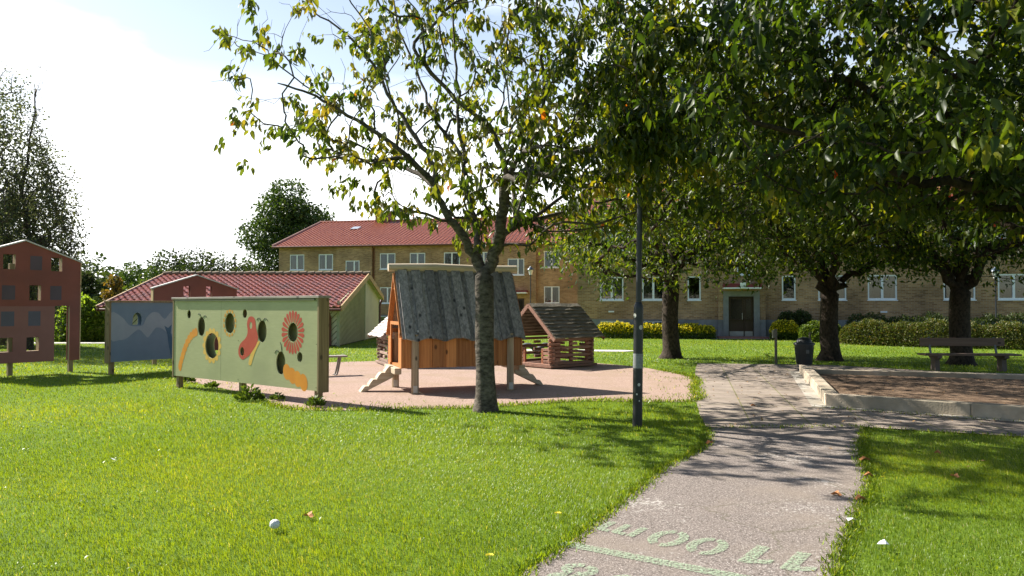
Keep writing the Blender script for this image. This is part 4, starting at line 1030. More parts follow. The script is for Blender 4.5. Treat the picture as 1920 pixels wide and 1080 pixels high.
cat1 = [(280, 385), (262, 395), (243, 415), (226, 440), (210, 470), (197, 505), (186, 535), (177, 568), (168, 600), (160, 635), (156, 655)]
cs = []
for zx, zy in cat1: p = gz(zx, zy); cs.append((p[0], p[1], .062, .085, .2))
blobs('caterpillar', cs, M_OR)
cs = []
for i, (zx, zy, r_) in enumerate([(988, 695, .14), (1030, 725, .14), (1072, 750, .14), (1118, 778, .15)]): p = gz(zx, zy); cs.append((p[0], p[1], .105, r_, .25))
blobs('caterpillar', cs, M_OR)
def flower(h, n, rr, pr, pw, m, hole_ring=False, taper=False):
    cx, cz, hx, hz = h; cs = []
    for k in range(n):
        a = 2*math.pi*k/n+.1
        if taper:
            d0x, d0z = math.cos(a), math.sin(a); r0, r1 = 1.06, rr; m0 = .35*2*math.pi/n
            pts = [(cx+hx*r0*math.cos(a-m0), cz+hx*r0*1.12*math.sin(a-m0)), (cx+hx*(r1-.25)*math.cos(a-m0), cz+hx*(r1-.25)*math.sin(a-m0)*1.12), (cx+hx*r1*math.cos(a-m0*.4), cz+hx*r1*1.12*math.sin(a-m0*.4)),
                   (cx+hx*r1*math.cos(a+m0*.4), cz+hx*r1*1.12*math.sin(a+m0*.4)), (cx+hx*(r1-.25)*math.cos(a+m0), cz+hx*(r1-.25)*math.sin(a+m0)*1.12), (cx+hx*r0*math.cos(a+m0), cz+hx*r0*1.12*math.sin(a+m0))]
            cs.append(pts)
        else: cs.append((cx+hx*pr*math.cos(a), cz+hz*pr*math.sin(a), pw*1.15, pw*.85, a))
    if taper:
        b = MB()
        for pts in cs: b.add([(p[0], -.0016, p[1]) for p in pts], [tuple(range(len(pts)))])
        return b.build('flower', m, fr)
    return blobs('flower', [(c[0], c[1], c[2], c[3], c[4]) for c in cs], m)
def ringflower(h, n, k0, k1, m):
    """scalloped petals round a hole, kept clear of the opening"""
    cx, cz, hx, hz = h; b = MB()
    for k in range(n):
        a = 2*math.pi*k/n; da = math.pi/n*.96; pts = []
        for t in (-1, -.5, 0, .5, 1): pts.append((cx+hx*k0*math.cos(a+da*t), -.0016, cz+hz*k0*math.sin(a+da*t)))
        for t in (1, .7, .3, 0, -.3, -.7, -1):
            q = k0+(k1-k0)*(.55+.45*math.cos(t*math.pi/2)); q = q if abs(t) < 1 else k0+(k1-k0)*.45
            pts.append((cx+hx*q*math.cos(a+da*t), -.0016, cz+hz*q*math.sin(a+da*t)))
        b.add(pts, [tuple(range(len(pts)))])
    return b.build('flower', m, fr)
ringflower(HS[2], 14, 1.0, 1.42, M_YE)
def petalring(h, n, k0, k1, wfrac, m, squash=1.0):
    cx, cz, hx, hz = h; b = MB()
    for k in range(n):
        a = 2*math.pi*(k+.5)/n; da = math.pi/n*wfrac; pts = []
        for t in (-1, 0, 1): pts.append((cx+hx*k0*math.cos(a+da*.55*t), -.0016, cz+hz*k0*math.sin(a+da*.55*t)))
        for t in (1, .8, .4, 0, -.4, -.8, -1):
            q = k1-(k1-k0)*.22*t*t; pts.append((cx+hx*q*math.cos(a+da*t), -.0016, cz+hz*q*math.sin(a+da*t)))
        b.add(pts, [tuple(range(len(pts)))])
    return b.build('flower', m, fr)
petalring(HS[3], 14, 1.06, 1.36, .80, M_YE if False else mat('amber_paint', (.62, .30, .03), rough=.55))
h = HS[7]; petalring((h[0], h[1], h[2], h[3]), 22, 1.06, 2.3, .82, M_RE)
bf = [gz(*p) for p in [(712, 262), (732, 272), (743, 300), (748, 350), (757, 385), (765, 430), (752, 480), (730, 520), (700, 560), (670, 585), (645, 599), (625, 585), (612, 555), (613, 510), (630, 470), (660, 440), (678, 410), (683, 370), (678, 330), (683, 290), (695, 268)]]
bf = [tuple(p) for p in spline(bf, 3, True)]
paint('butterfly_wing', bf, M_RE, [ghol[5], ell(*hole(708, 333, 11, 27))])
body = [gz(*p) for p in [(766, 455), (778, 462), (765, 490), (742, 540), (725, 590), (712, 636), (700, 644), (690, 632), (695, 600), (705, 560), (728, 520), (750, 480)]]
paint('butterfly_body', [tuple(p) for p in spline(body, 3, True)], M_YE)
b = MB()
for an in ([(318, 268), (316, 250), (306, 240), (298, 248)], [(336, 272), (345, 258), (356, 256), (364, 272)], [(785, 298), (778, 278), (764, 276), (754, 292)], [(806, 298), (812, 280), (828, 280), (842, 302)],
           [(928, 545), (920, 528), (905, 528), (894, 550)], [(948, 535), (946, 510), (942, 480), (937, 465)]):
    pts = [gz(*p) for p in an]; b.tube([(p[0], -.003, p[1]) for p in spline(pts, 4)], .004, 5)
b.split('antenna', mat('black_paint', (.02, .02, .02)), fr)
b = MB(); sx1 = gz(476, 300)[0]; b.b2(sx1-.002, sx1+.002, -.0008, -.0002, z0+.01, z1-.01); b.b2(.09, GP.L-.09, -.030, -.001, z1-.035, z1-.002); b.build('seam_and_cap_shade', mat('seam_and_shade_tone', (.12, .13, .07)), fr)  # sheet joint, plus a dark strip standing in for the cap's shadow
# weathering screws on the board
b = MB()
for i in range(3):
    for zz in (z0+.05, (z0+z1)/2, z1-.05):
        b.lathe((.06+i*(GP.L-.12)/2, 0, 0), [(.0, 0)], 3) if False else b.b2(.05+i*(GP.L-.12)/2, .062+i*(GP.L-.12)/2, -.004, -.0005, zz, zz+.012)
b.split('screw', M_DARK, fr)

# blue board
BP = Plane((-9.62, 17.7), (-8.55, 19.25)); BL = 2.6
be = empty('painted_board', (BP.o.x, BP.o.y, 0), BP.rz, label='blue peep-hole board painted with pale hills and an arched hole', cat='play panel')
k2 = 400/1234
def bz(zx, zy): return BP.hit(zx*k2, 400+zy*k2)
M_BLUE = mat('slate_blue_board', (.15, .205, .275), (.17, .23, .30), scale=3, rough=.6, spec=.3); 
hx = [bz(765, 645), bz(820, 645), bz(820, 600), bz(812, 583), bz(797, 573), bz(782, 578), bz(771, 592)]
bt0 = .31; bt1 = 1.74
fr = board_frame(be, BL, bt0, bt1, .19, M_BLUE, [hx], [.1, BL-.15], M_POST, M_POST)
up_ = [bz(*p) for p in [(672, 575), (700, 595), (735, 637), (765, 650)]]; 
hill = [(672, 575), (705, 600), (740, 640), (765, 652), (825, 648), (845, 605), (880, 573), (915, 575), (935, 597), (955, 610), (975, 585), (1000, 562), (1030, 552), (1060, 570), (1090, 600), (1090, 690), (1050, 660), (1020, 680), (985, 700), (965, 690), (940, 668), (905, 660), (880, 688), (855, 718), (835, 700), (805, 672), (775, 688), (730, 725), (690, 733), (672, 728)]
hp = [tuple(q) for q in spline([(.02, bz(*p)[1]) if p[0] < 680 else bz(*p) for p in hill], 3, True)]; hp = [(min(max(p[0], .03), BL-.03), p[1]) for p in hp]
plate('painted_hills', hp, [], -.0025, -.0015, mat('pale_blue_paint', (.25, .29, .34), (.28, .32, .37), rough=.6), fr)
tl = [bz(*p) for p in [(950, 650), (972, 663), (993, 643), (987, 690), (1000, 740), (1010, 830), (990, 832), (975, 760), (968, 700)]]
plate('painted_tail', tl, [], -.0035, -.0027, mat('deep_blue_paint', (.05, .12, .20), rough=.6), fr)

# red house board (left)
TP = Plane((-12.55, 16.25), (-10.9, 18.6)); k3 = 320/1234
def tz(zx, zy): return TP.hit(zx*k3, 440+zy*k3)
te = empty('house_board', (TP.o.x, TP.o.y, 0), TP.rz, label='tall brick-red house-shaped board with square windows at the left edge', cat='play panel')
R0 = tz(582, 200)[0]; pk = tz(185, 47); ev = tz(590, 200)[1]; Lf = 2*pk[0]-R0
nb = tz(382, 913)[1]; ntop = tz(395, 515)[1]; nx0 = tz(395, 600)[0]; nx1 = tz(505, 600)[0]; sb_ = tz(560, 905)[1]
outl = [(Lf, nb), (nx0, nb), (nx0, ntop), (nx1, ntop), (nx1, sb_), (R0, sb_), (R0, ev), (pk[0], pk[1]), (Lf, ev)]
def tr(x0, x1, y0, y1):
    a, c = tz(x0, y1), tz(x1, y0); return rect(a[0], c[0], a[1], c[1])
hl = [tr(22, 115, 143, 247), tr(370, 452, 168, 263), tr(212, 298, 367, 475), tr(-12, 92, 745, 852), tr(190, 283, 740, 842)]
hl = [[(min(p[0], 9), p[1]) for p in h_] for h_ in hl]
fr = plate('front_board', outl, hl, 0, .02, M_REDB, te)
plate('back_board', outl, hl, .15, .17, M_REDB, te)
for q in (tr(218, 305, 157, 255), tr(12, 110, 367, 470), tr(362, 445, 372, 472)): plate('painted_window', q, [], -.003, -.002, M_SQ, fr)
for q in (tr(5, 103, 555, 663), tr(203, 293, 553, 660)): plate('painted_window', q, [], -.005, -.004, M_SQ2, fr)
# lower faded sheet of the same board
lo_out = [(Lf+.002, nb+.002), (nx0-.002, nb+.002), (nx0-.002, ntop-.01), (Lf+.002, ntop-.01)]
plate('lower_sheet', lo_out, [[(min(max(p[0], Lf+.05), 9), p[1]) for p in h_] for h_ in hl[3:]], -.0035, -.001, M_REDB2, te)
b = MB(); mcap = mat('pale_metal_cap', (.55, .52, .48), rough=.5)
b.beam((Lf-.05, .085, ev-.01), (pk[0], .085, pk[1]+.02), .24, .03); b.beam((pk[0], .085, pk[1]+.02), (R0+.05, .085, ev-.01), .24, .03); b.split('cap_strip', mcap, te)
for (x0, x1) in ((R0+.001, R0+.022),): b = MB(); b.b2(x0, x1, -.01, .18, sb_, ev-.02); b.build('end_board', M_CREAM, te)
for px_ in (tz(82, 900)[0], tz(520, 900)[0], Lf+.2):
    b = MB(); b.b2(px_-.05, px_+.05, .035, .135, -.15, ev-.1); b.build('leg', M_POST, te, bevel=.006)
for h_ in hl:
    xs_ = [p[0] for p in h_]; zs_ = [p[1] for p in h_]
    b = MB(); b.b2(max(xs_), max(xs_)+.02, .02, .15, min(zs_), max(zs_)); b.b2(min(xs_), max(xs_), .021, .149, min(zs_)-.02, min(zs_)); b.split('window_reveal', M_POST, te)
# smaller red gable board behind the green one
RP = Plane((-10.03, 20.7), (-8.26, 22.2)); re_ = empty('house_board', (RP.o.x, RP.o.y, 0), RP.rz, label='smaller brick-red gable board standing behind the green and blue boards', cat='play panel')
k4 = 500/1800
def rz4(zx, zy): return RP.hit(240+zx*k4, 380+zy*k4)
ev = 2.15; pkz = rz4(430, 492)[1]; RLn = RP.L
hh_ = [rect(rz4(375, 600)[0], rz4(420, 600)[0], 1.2, rz4(400, 562)[1]), rect(rz4(527, 600)[0], rz4(567, 600)[0], 1.2, rz4(540, 565)[1])]
outl = [(0, .35), (RLn, .35), (RLn, ev), (RLn*.5, pkz), (0, ev)]
plate('front_board', outl, hh_, 0, .02, M_REDB, re_); plate('back_board', outl, hh_, .14, .16, M_REDB, re_)
b = MB(); b.beam((-.05, .08, ev), (RLn/2, .08, pkz+.02), .24, .03); b.beam((RLn/2, .08, pkz+.02), (RLn+.05, .08, ev), .24, .03); b.split('cap_strip', mcap, re_)
b = MB(); b.b2(-.022, -.002, -.03, .19, .35, ev-.02); b.build('end_board', M_POST, re_)
for px_ in (.06, rz4(430, 600)[0]+.03, rz4(577, 600)[0]+.03, RLn-.06):
    b = MB(); b.b2(px_-.05, px_+.05, .03, .13, -.15, ev-.1); b.build('leg', M_POST, re_)

# ---------------------------------------------------------------- playhouse on posts
PR = R(20); pe = empty('playhouse', (-2.05, 13.9, 0), PR, label='wooden playhouse on posts with steep grey plank roof and orange walls', cat='playhouse')
PW, PD = 2.37, 1.3
M_ORW = wood('orange_pine', (.38, .135, .04), (.54, .22, .07), axis='z', rough=.55); M_ORX = wood('orange_pine_level', (.38, .135, .04), (.54, .22, .07), axis='x', rough=.55)
M_BLK = wood('charcoal_stained_plank', (.13, .122, .115), (.31, .285, .265), axis='z', rough=.55); M_LOG = wood('debarked_log', (.42, .33, .22), (.60, .50, .37), axis='x'); M_LOGV = wood('debarked_post', (.26, .19, .12), (.42, .33, .23), axis='z')
fz, wt = .48, 1.2
for side, yy in ((0, 0), (1, PD)):                                   # long walls, board on board
    b = MB(); k = 9; pitch = PW/k
    for i in range(k):
        x0 = i*pitch; b.b2(x0+.045, x0+pitch-.045+.03, yy-.022, yy+.0, fz-.0, wt)
        b.b2(x0-.03 if i else 0, x0+.07, yy+.002, yy+.02, fz+.002, wt-.003)
    b.b2(0, PW, yy+.021, yy+.04, fz+.01, wt); b.build('wall', M_ORW, pe)
b = MB(); b.b2(0, PW, .042, PD-.002, fz+.0, fz+.045); b.build('floor', M_ORX, pe)
rz_top = 2.37; oh = .17; re0 = 1.0
def roof_pt(u, t, side):                                              # t 0 ridge .. 1 eave
    yc = PD/2; yy = yc+(1 if side else -1)*(PD/2+oh)*t; return Vector((u, yy, rz_top+(re0-rz_top)*t))
for side in (0, 1):
    b = MB(); k = 9; W_ = 2.44; x_0 = -.035; pitch = W_/k
    dn = (roof_pt(0, 1, side)-roof_pt(0, 0, side)); SL_ = dn.length; d_ = dn.normalized(); nr_ = Vector((0, -1 if side == 0 else 1, 0)); nr_ = (nr_-d_*nr_.dot(d_)).normalized()
    def plank(xa, xb, off, th):
        k_ = 5; top, bot = [], []
        for j in range(k_+1):
            x = xa+(xb-xa)*j/k_; e_ = 1+(.032*math.sin(2*math.pi*(x-x_0)/.56-1.2)-.012)/SL_
            top.append(roof_pt(x, 0, side)+nr_*off); bot.append(roof_pt(x, e_, side)+nr_*off)
        off += 0; n_ = k_+1; vs = top+bot+[v+nr_*th for v in top]+[v+nr_*th for v in bot]; f_ = []
        for j in range(k_):
            f_ += [(j, j+1, n_+j+1, n_+j), (2*n_+j, 3*n_+j, 3*n_+j+1, 2*n_+j+1), (n_+j, n_+j+1, 3*n_+j+1, 3*n_+j), (j, 2*n_+j, 2*n_+j+1, j+1)]
        f_ += [(0, n_, 3*n_, 2*n_), (k_, 2*n_+k_, 3*n_+k_, n_+k_)]
        b.add(vs, f_)
    for i in range(k+1):
        c = x_0+i*pitch; plank(max(x_0, c-.065), min(x_0+W_, c+.065), 0, .012)
    for i in range(k):
        c = x_0+(i+.5)*pitch; plank(c-.088, c+.088, .018, .036)
    b.build('roof_side', M_BLK, pe)
b = MB(); b.tube([(-.16, PD/2, rz_top+.035), (.8, PD/2, rz_top+.05), (1.7, PD/2, rz_top+.03), (PW+.14, PD/2, rz_top+.04)], [.078, .085, .08, .083], 14); b.build('ridge_log', M_LOG, pe, bevel=0)
for u0, sg in ((-.0, -1), (PW, 1)):                                   # gable ends
    b = MB(); xx0, xx1 = (u0-.03, u0) if sg < 0 else (u0, u0+.03)
    def zt(y): return rz_top+(re0-rz_top)*abs(y-PD/2)/(PD/2+oh)-.03
    # rafters boards
    for sd_ in (0, 1):
        a_ = roof_pt(u0+sg*.015, .04, sd_); c_ = roof_pt(u0+sg*.015, .93, sd_); ins = Vector((0, .05 if sd_ == 0 else -.05, -.02)); b.beam(a_+ins, c_+ins, .03, .10, up=(1, 0, 0))
    b.split('gable_rafter', M_ORW, pe)
    b = MB(); b.prism([(PD/2-.17, 1.98), (PD/2+.17, 1.98), (PD/2+.02, 2.28), (PD/2-.02, 2.28)], xx0, xx1, 'x'); b.build('gable_top', M_ORW, pe)
    b = MB(); b.b2(xx0, xx1, -.005, .20, fz, 1.05); b.b2(xx0, xx1, PD-.2, PD+.005, fz, 1.05); b.b2(xx0, xx1, .20, .26, fz+.05, 1.35); b.b2(xx0, xx1, PD-.26, PD-.2, fz+.05, 1.35); b.b2(xx0+.001, xx1-.001, .26, PD-.26, 1.29, 1.35)
    b.split('gable_wall', M_ORW, pe)
    b = MB(); b.b2(min(xx0, xx0+sg*.1), max(xx1, xx1+sg*.1), .1, PD-.1, fz-.12, fz-.003); b.build('threshold', M_LOG, pe, bevel=.01)
    # notched step stringer plank
    st = []; n_ = 4; run, rise = .62, .50
    for i in range(n_):
        bx, bz_ = run*i/n_, -rise*i/n_
        for q in (0, .25, .5, .75, 1): st.append((bx+run/n_*q*.98, bz_+.045*math.sin(math.pi*(.35+.6*q))-rise/n_*max(0, q-.55)*1.2))
    low_ = [(run+.01, -rise+.02), (run-.06, -rise-.0), (-.02, -.17)]
    poly = [(u0+sg*(.08+p[0]), fz-.0+p[1]-.03) for p in st]+[(u0+sg*(.08+p[0]), max(fz+p[1]-.03, .0)) for p in low_]
    if sg < 0: poly = poly[::-1]
    b = MB(); b.prism(poly, PD/2-.13, PD/2+.13, 'y'); b.build('step_ladder', M_LOG, pe, bevel=.012)
for x_, y_ in ((.22, -.07), (2.12, -.07), (.10, PD-.1), (2.12, PD-.1)):
    b = MB(); b.tube([(x_, y_, -.1), (x_, y_, .5), (x_+.005, y_, 1.12)], [.075, .07, .068], 14); po = b.build('leg', M_LOGV, pe)
    b = MB(); b.b2(x_-.05, x_+.03, y_-.082, y_-.07, .03, .16); b.build('steel_foot', mat('galvanised', (.5, .48, .44), rough=.4, metal=.3), po)
b = MB(); b.box((.30, PD/2-(PD/2+oh)*.86-.055, rz_top+(re0-rz_top)*.87), (.10, .006, .045), Matrix.Rotation(R(-32), 3, 'X')); b.build('maker_plate', M_CONCP, pe)

# ---------------------------------------------------------------- small slatted log houses
M_IN = wood('orange_stain', (.22, .07, .035), (.34, .13, .06), axis='z')
def log_house(x, y, rz, label, roofm, wm):
    e = empty('log_playhouse', (x, y, 0), rz, label=label, cat='playhouse', group='small slatted playhouses')
    # local x: along the ridge away from the gable; y: across; gable front at x=0
    Dp, Wd = 1.55, 1.5; ph = .072; gap = .03
    b = MB(); b.b2(-.12, Dp+.1, -.08, Wd+.08, .03, .09); b.b2(-.1, 0, -.02, Wd+.02, .092, .13); b.build('floor', wm, e, bevel=.006)
    def slats(name, segs, z_0, n_, ax):
        b = MB()
        for i in range(n_):
            z = z_0+i*(ph+gap)
            for s0, s1 in segs(i):
                j = random.uniform(-.012, .012)
                if ax[0] == 'x': b.b2(s0+j, s1+j, ax[1]-.03, ax[1]+.03, z, z+ph)
                else: b.b2(ax[1]-.03, ax[1]+.03, s0+j, s1+j, z, z+ph)
        return b.split(name, wm, e, bevel=.006) if name == 'front_rail' and 0 else b.build(name, wm, e, bevel=.006)
    zf = .10
    for yy in (.03, Wd-.03):
        slats('side_wall', lambda i: [(-.1, Dp+.06)] if i not in (1, 3, 5) else [(-.1, .32), (.72, .95), (Dp-.2, Dp+.06)], zf, 8, ('x', yy))
    slats('back_wall', lambda i: [(-.06, Wd+.06)] if i not in (3, 4, 5) else [(-.06, .45), (Wd-.45, Wd+.06)], zf+.05, 9, ('y', Dp-.04))
    slats('front_rail', lambda i: [(-.06, .40)], zf+.05, 4, ('y', .03)); slats('front_rail', lambda i: [(Wd-.42, Wd+.06)], zf+.05, 4, ('y', .03))
    b = MB()
    for yy in (.08, .38, Wd-.40, Wd-.08): b.b2(.0, .06, yy-.035, yy+.035, .1, .5 if .2 < yy < Wd-.2 else .85)
    for xx in (.12, Dp-.12): 
        for yy in (.1, Wd-.1): b.b2(xx-.04, xx+.04, yy-.04, yy+.04, .1, .95)
    b.b2(Dp-.12, Dp-.06, Wd/2-.05, Wd/2+.05, .1, 1.45); b.b2(Dp-.13, Dp-.065, .3, Wd-.3, 1.05, 1.13); b.b2(Dp-.13, Dp-.065, .42, Wd-.42, 1.2, 1.27)
    b.split('corner_post', M_IN, e)
    b = MB(); b.prism([(.2, .95), (Wd-.2, .95), (Wd/2, 1.55)], Dp-.05, Dp-.02, 'x'); b.build('back_gable', M_IN, e)
    rt, ev_ = 1.70, .80; ovx = .15; Lr = 1.88
    for sgn in (-1, 1):
        b = MB(); yc = Wd/2; run = Wd/2+.24; dn = Vector((0, sgn*run, ev_-rt)); S_ = dn.length; d_ = dn.normalized(); nn = Vector((0, sgn*(rt-ev_), run)).normalized(); k = 10
        for i in range(k):
            s0, s1 = S_*i/k-.01, S_*(i+1)/k+.02; m_ = 14; vs = []; ph_ = random.random()*6
            for j in range(m_+1):
                x = -ovx+Lr*j/m_; wv = .012*math.sin(j*1.3+ph_)+.007*random.random()
                o_ = Vector((x, yc, rt)); vs += [o_+d_*s0+nn*.0, o_+d_*(s1+wv)+nn*.028, o_+d_*(s1+wv)+nn*(.062+.006*math.sin(j*1.1+ph_)), o_+d_*s0+nn*.03]
            fs_ = []
            for j in range(m_):
                a_ = j*4; c_ = a_+4
                for q in range(4): fs_.append((a_+q, a_+(q+1) % 4, c_+(q+1) % 4, c_+q))
            fs_ += [(0, 3, 2, 1), (m_*4, m_*4+1, m_*4+2, m_*4+3)]; b.add(vs, fs_)
        b.build('roof_side', roofm, e)
        b = MB(); 
        for xx in (-ovx-.012, Lr-ovx+.012): b.beam(Vector((xx, yc, rt-.02)), Vector((xx, yc, rt-.02))+d_*(S_+.03), .024, .10, up=(0, 0, 1))
        b.split('verge_board', wm, e)
    return e
M_RW = wood('red_brown_stain', (.17, .085, .055), (.31, .17, .115), axis='x'); M_RWL = wood('faded_red_stain', (.20, .13, .10), (.34, .24, .19), axis='x')
M_RM = mat('mossy_shingle', (.09, .08, .052), (.17, .145, .105), scale=7, rough=.95, bump=.6, dirt=(.20, .165, .125)); M_RL = mat('silver_shingle', (.40, .36, .33), (.52, .48, .45), scale=6, rough=.8, bump=.4)
log_house(1.05, 19.4, math.atan2(.656, .755), 'small slatted playhouse with mossy shingle roof right of the grey-roofed playhouse', M_RM, M_RW)
log_house(-1.9, 20.54, math.atan2(.93, -.36), 'small slatted playhouse with silvery roof partly hidden left behind the grey-roofed playhouse', M_RL, M_RWL)
# half-buried tyres
def tyre(x, y, rz, label):
    b = MB(); n_, m_ = 28, 10; vs = []
    for i in range(n_):
        a = 2*math.pi*i/n_
        for j in range(m_):
            c = 2*math.pi*j/m_; r_ = .30+.10*math.cos(c)*(1 if math.cos(c) > 0 else .7); w_ = .12*math.sin(c)
            if abs(math.cos(c)) > .9 and math.cos(c) > 0 and i % 2: r_ -= .012
            vs.append((math.cos(a)*r_, w_, math.sin(a)*r_+.02))
    b.add(vs, [(i*m_+j, ((i+1) % n_)*m_+j, ((i+1) % n_)*m_+(j+1) % m_, i*m_+(j+1) % m_) for i in range(n_) for j in range(m_)], 0, True)
    o = b.build('tyre', mat('grey_rubber', (.07, .075, .08), (.11, .115, .12), rough=.8), loc=(x, y, 0), rz=rz); return tag(o, label=label, cat='tyre', group='half-buried play tyres')
tyre(.52, 25.0, R(20), 'grey half-buried tyre seen through the mossy-roofed playhouse, left one')
tyre(1.15, 25.2, R(25), 'grey half-buried tyre seen through the mossy-roofed playhouse, right one')

# ---------------------------------------------------------------- lamps
def lantern_top(b_white, b_dark, z, s=1.0, x=0, y=0):
    b_dark.lathe((x, y, z), [(.035*s, 0), (.05*s, .03*s), (.085*s, .05*s), (.09*s, .06*s)], 14)
    b_white.lathe((x, y, z+.06*s), [(.085*s, 0), (.13*s, .24*s), (.145*s, .30*s)], 14)
    b_dark.lathe((x, y, z+.365*s), [(.22*s, 0), (.215*s, .02*s), (.14*s, .11*s), (.06*s, .17*s), (.05*s, .20*s), (.015*s, .24*s)], 14)
M_LG = mat('milky_glass', (.62, .63, .62), (.55, .56, .55), rough=.3); M_CAPB = mat('blue_grey_cap', (.045, .07, .10), rough=.35)
lx, ly = gd(1195, 800); le = empty('street_lamp', (lx, ly, 0), label='nearest black lamp post standing on the lawn beside the path', cat='street lamp'); le.rotation_euler = (0, R(.85), 0)
b = MB(); b.lathe((0, 0, -.05), [(.068, 0), (.066, 1.66), (.064, 1.70), (.042, 1.76)], 20); b.lathe((0, 0, 1.712), [(.041, 0), (.036, 2.14)], 16); b.build('pole', M_DARK, le)
b = MB(); b.lathe((0, 0, .80), [(.0685, 0), (.0685, .20)], 20); b.build('sticker_band', mat('worn_grey_sticker', (.17, .175, .175), (.26, .265, .26), scale=30, rough=.6, dirt=(.1, .1, .1)), le)
b = MB()
for z, a, s_ in ((1.52, -2.6, .03), (1.36, -1.2, .03), (.58, -1.5, .02), (.45, -1.9, .012), (.36, -1.4, .01)):
    for_ = [(math.cos(a+math.cos(t)*s_/.07)*.069, math.sin(a+math.cos(t)*s_/.07)*.069, z+math.sin(t)*s_*1.1) for t in [i*.628 for i in range(10)]]; b.add(for_, [tuple(range(10))])
b.split('sticker', M_CONCP, le)
bw, bd = MB(), MB(); lantern_top(bw, bd, 3.84, .95); bw.build('lamp_glass', M_LG, le); bd.split('lamp_cap', M_CAPB, le)
def small_lamp(px, top, D, label):
    x, y, z = at(px, top, D); e = empty('street_lamp', (x, y, 0), label=label, cat='street lamp'); b = MB(); h = z-.58
    b.lathe((0, 0, -.05), [(.06, 0), (.055, 1.1), (.035, 1.2), (.032, h+.05)], 12); b.build('pole', M_DARK, e)
    bw, bd = MB(), MB(); lantern_top(bw, bd, h, .98); bw.build('lamp_glass', M_LG, e); bd.split('lamp_cap', M_CAPB, e)
small_lamp(995, 499, 44, 'slim lantern post in front of the brick wall right of the big trunk')
small_lamp(217, 513, 52, 'lantern post with blue cap standing above the blue board')
small_lamp(1866, 500, 33.5, 'thin grey lamp post behind the hedge at the right')
e = empty('road_light', (-54.0, 94, 0), label='distant tall road light with a long thin arm above the trees at left', cat='street lamp')
b = MB(); b.tube([(-1.8, 0, -.1), (-1.8, 0, 7.2), (-1.7, 0, 7.9), (-1.2, 0, 8.15), (1.0, 0, 7.95)], [.09, .06, .05, .045, .04], 8); b.build('pole', mat('galvanised_pole', (.35, .36, .37), rough=.4), e)
b = MB(); b.box((1.3, 0, 7.9), (.75, .25, .12)); b.build('lamp_head', mat('lamp_housing', (.25, .26, .27), rough=.4), e, bevel=.03)

# ---------------------------------------------------------------- benches, bin, posts
wb = empty('park_bench', (11.6, 18.85, 0), R(-3), label='brown wooden park bench with backrest beside the sandbox', cat='bench')
M_BW = wood('brown_bench_plank', (.13, .08, .055), (.20, .13, .09), axis='x')
b = MB(); b.b2(-1.06, 1.06, .26, .30, .62, .83); b.build('backrest', M_BW, wb, bevel=.008)
b = MB(); b.b2(-1.18, 1.18, -.25, -.04, .40, .445); b.b2(-1.18, 1.18, -.025, .19, .40, .445); b.split('seat_plank', M_BW, wb, bevel=.008)
for x_ in (-.82, .82):
    b = MB(); b.prism([(-.14, -.02), (.12, -.02), (.09, .30), (.20, .34), (.20, .397), (-.24, .397), (-.24, .34), (-.11, .30)], x_-.06, x_+.06, 'x'); b.build('leg', M_CONC if False else mat('dark_concrete', (.10, .075, .06), (.14, .11, .09), rough=.9), wb, bevel=.008)
    b = MB(); b.beam((x_, .17, .30), (x_, .33, .84), .045, .03); b.build('back_bracket', mat('grey_bracket', (.14, .15, .15), rough=.5), wb)
def metal_bench(x, y, rz, label):
    e = empty('backless_bench', (x, y, 0), rz, label=label, cat='bench', group='backless benches by the gravel')
    b = MB(); b.b2(-1.9, 0, -.16, -.01, .435, .475); b.b2(-1.9, 0, .01, .16, .435, .475); b.split('seat_plank', M_GREYW, e, bevel=.01)
    for x_ in (-.22, -1.68):
        for yy in (-.1, .1):
            b = MB(); s_ = -1; b.tube([(x_+.06, yy, .43), (x_+.04, yy, .3), (x_, yy, .1), (x_-.03, yy, .02), (x_-.08, yy, 0)], .022, 8); b.build('leg', mat('bench_steel', (.22, .20, .18), rough=.5, metal=.3), e)
    return e
bx, by = -3.98, 17.8
metal_bench(bx, by, math.atan2(.9, 1.9), 'backless bench whose end shows right of the pale green board')
metal_bench(-6.34, 25.3, R(8), 'backless bench near the low tiled building, mostly hidden by the pale green board')
x, y = gd(1508, 684); e = empty('litter_bin', (x, y, 0), label='dark plastic litter bin with domed lid under the old cherry', cat='litter bin')
M_PL = mat('black_plastic', (.022, .024, .026), (.035, .037, .04), rough=.5)
b = MB(); b.lathe((0, 0, 0), [(.20, 0), (.215, .05), (.255, .52), (.26, .56)], 20)
for k in range(10):
    a = k*.6283; b.beam((math.cos(a)*.212, math.sin(a)*.212, .05), (math.cos(a)*.258, math.sin(a)*.258, .50), .02, .012)
b.build('bin_body', M_PL, e)
b = MB(); b.lathe((0, 0, .56), [(.285, 0), (.285, .05), (.25, .07)], 20); b.lathe((0, 0, .632), [(.21, 0), (.20, .05), (.14, .12), (.05, .145), (.01, .15)], 20); b.build('lid', M_PL, e)
b = MB(); b.lathe((0, -.235, .38), [(.03, 0)], 3) if False else b.box((0, -.248, .38), (.09, .006, .10)); b.build('badge', mat('grey_badge', (.12, .12, .12), rough=.6), e)
for px_, py_, hh2, lab, bx_ in ((1455, 683, 1.0, 'thin post with a small box on top left of the litter bin', True), (1519, 675, .85, 'short dark post right behind the litter bin', False)):
    x, y = gd(px_, py_); e = empty('marker_post', (x, y, 0), label=lab, cat='post'); b = MB(); b.lathe((0, 0, -.05), [(.04 if bx_ else .035, 0), (.04 if bx_ else .035, hh2+.05)], 10); b.build('post', mat('weathered_grey_post', (.10, .09, .07), (.16, .14, .11), rough=.8), e)
    if bx_: b = MB(); b.box((-.06, -.02, hh2-.14), (.08, .1, .22)); b.build('box', mat('dull_box', (.14, .14, .11), rough=.6), e, bevel=.005)

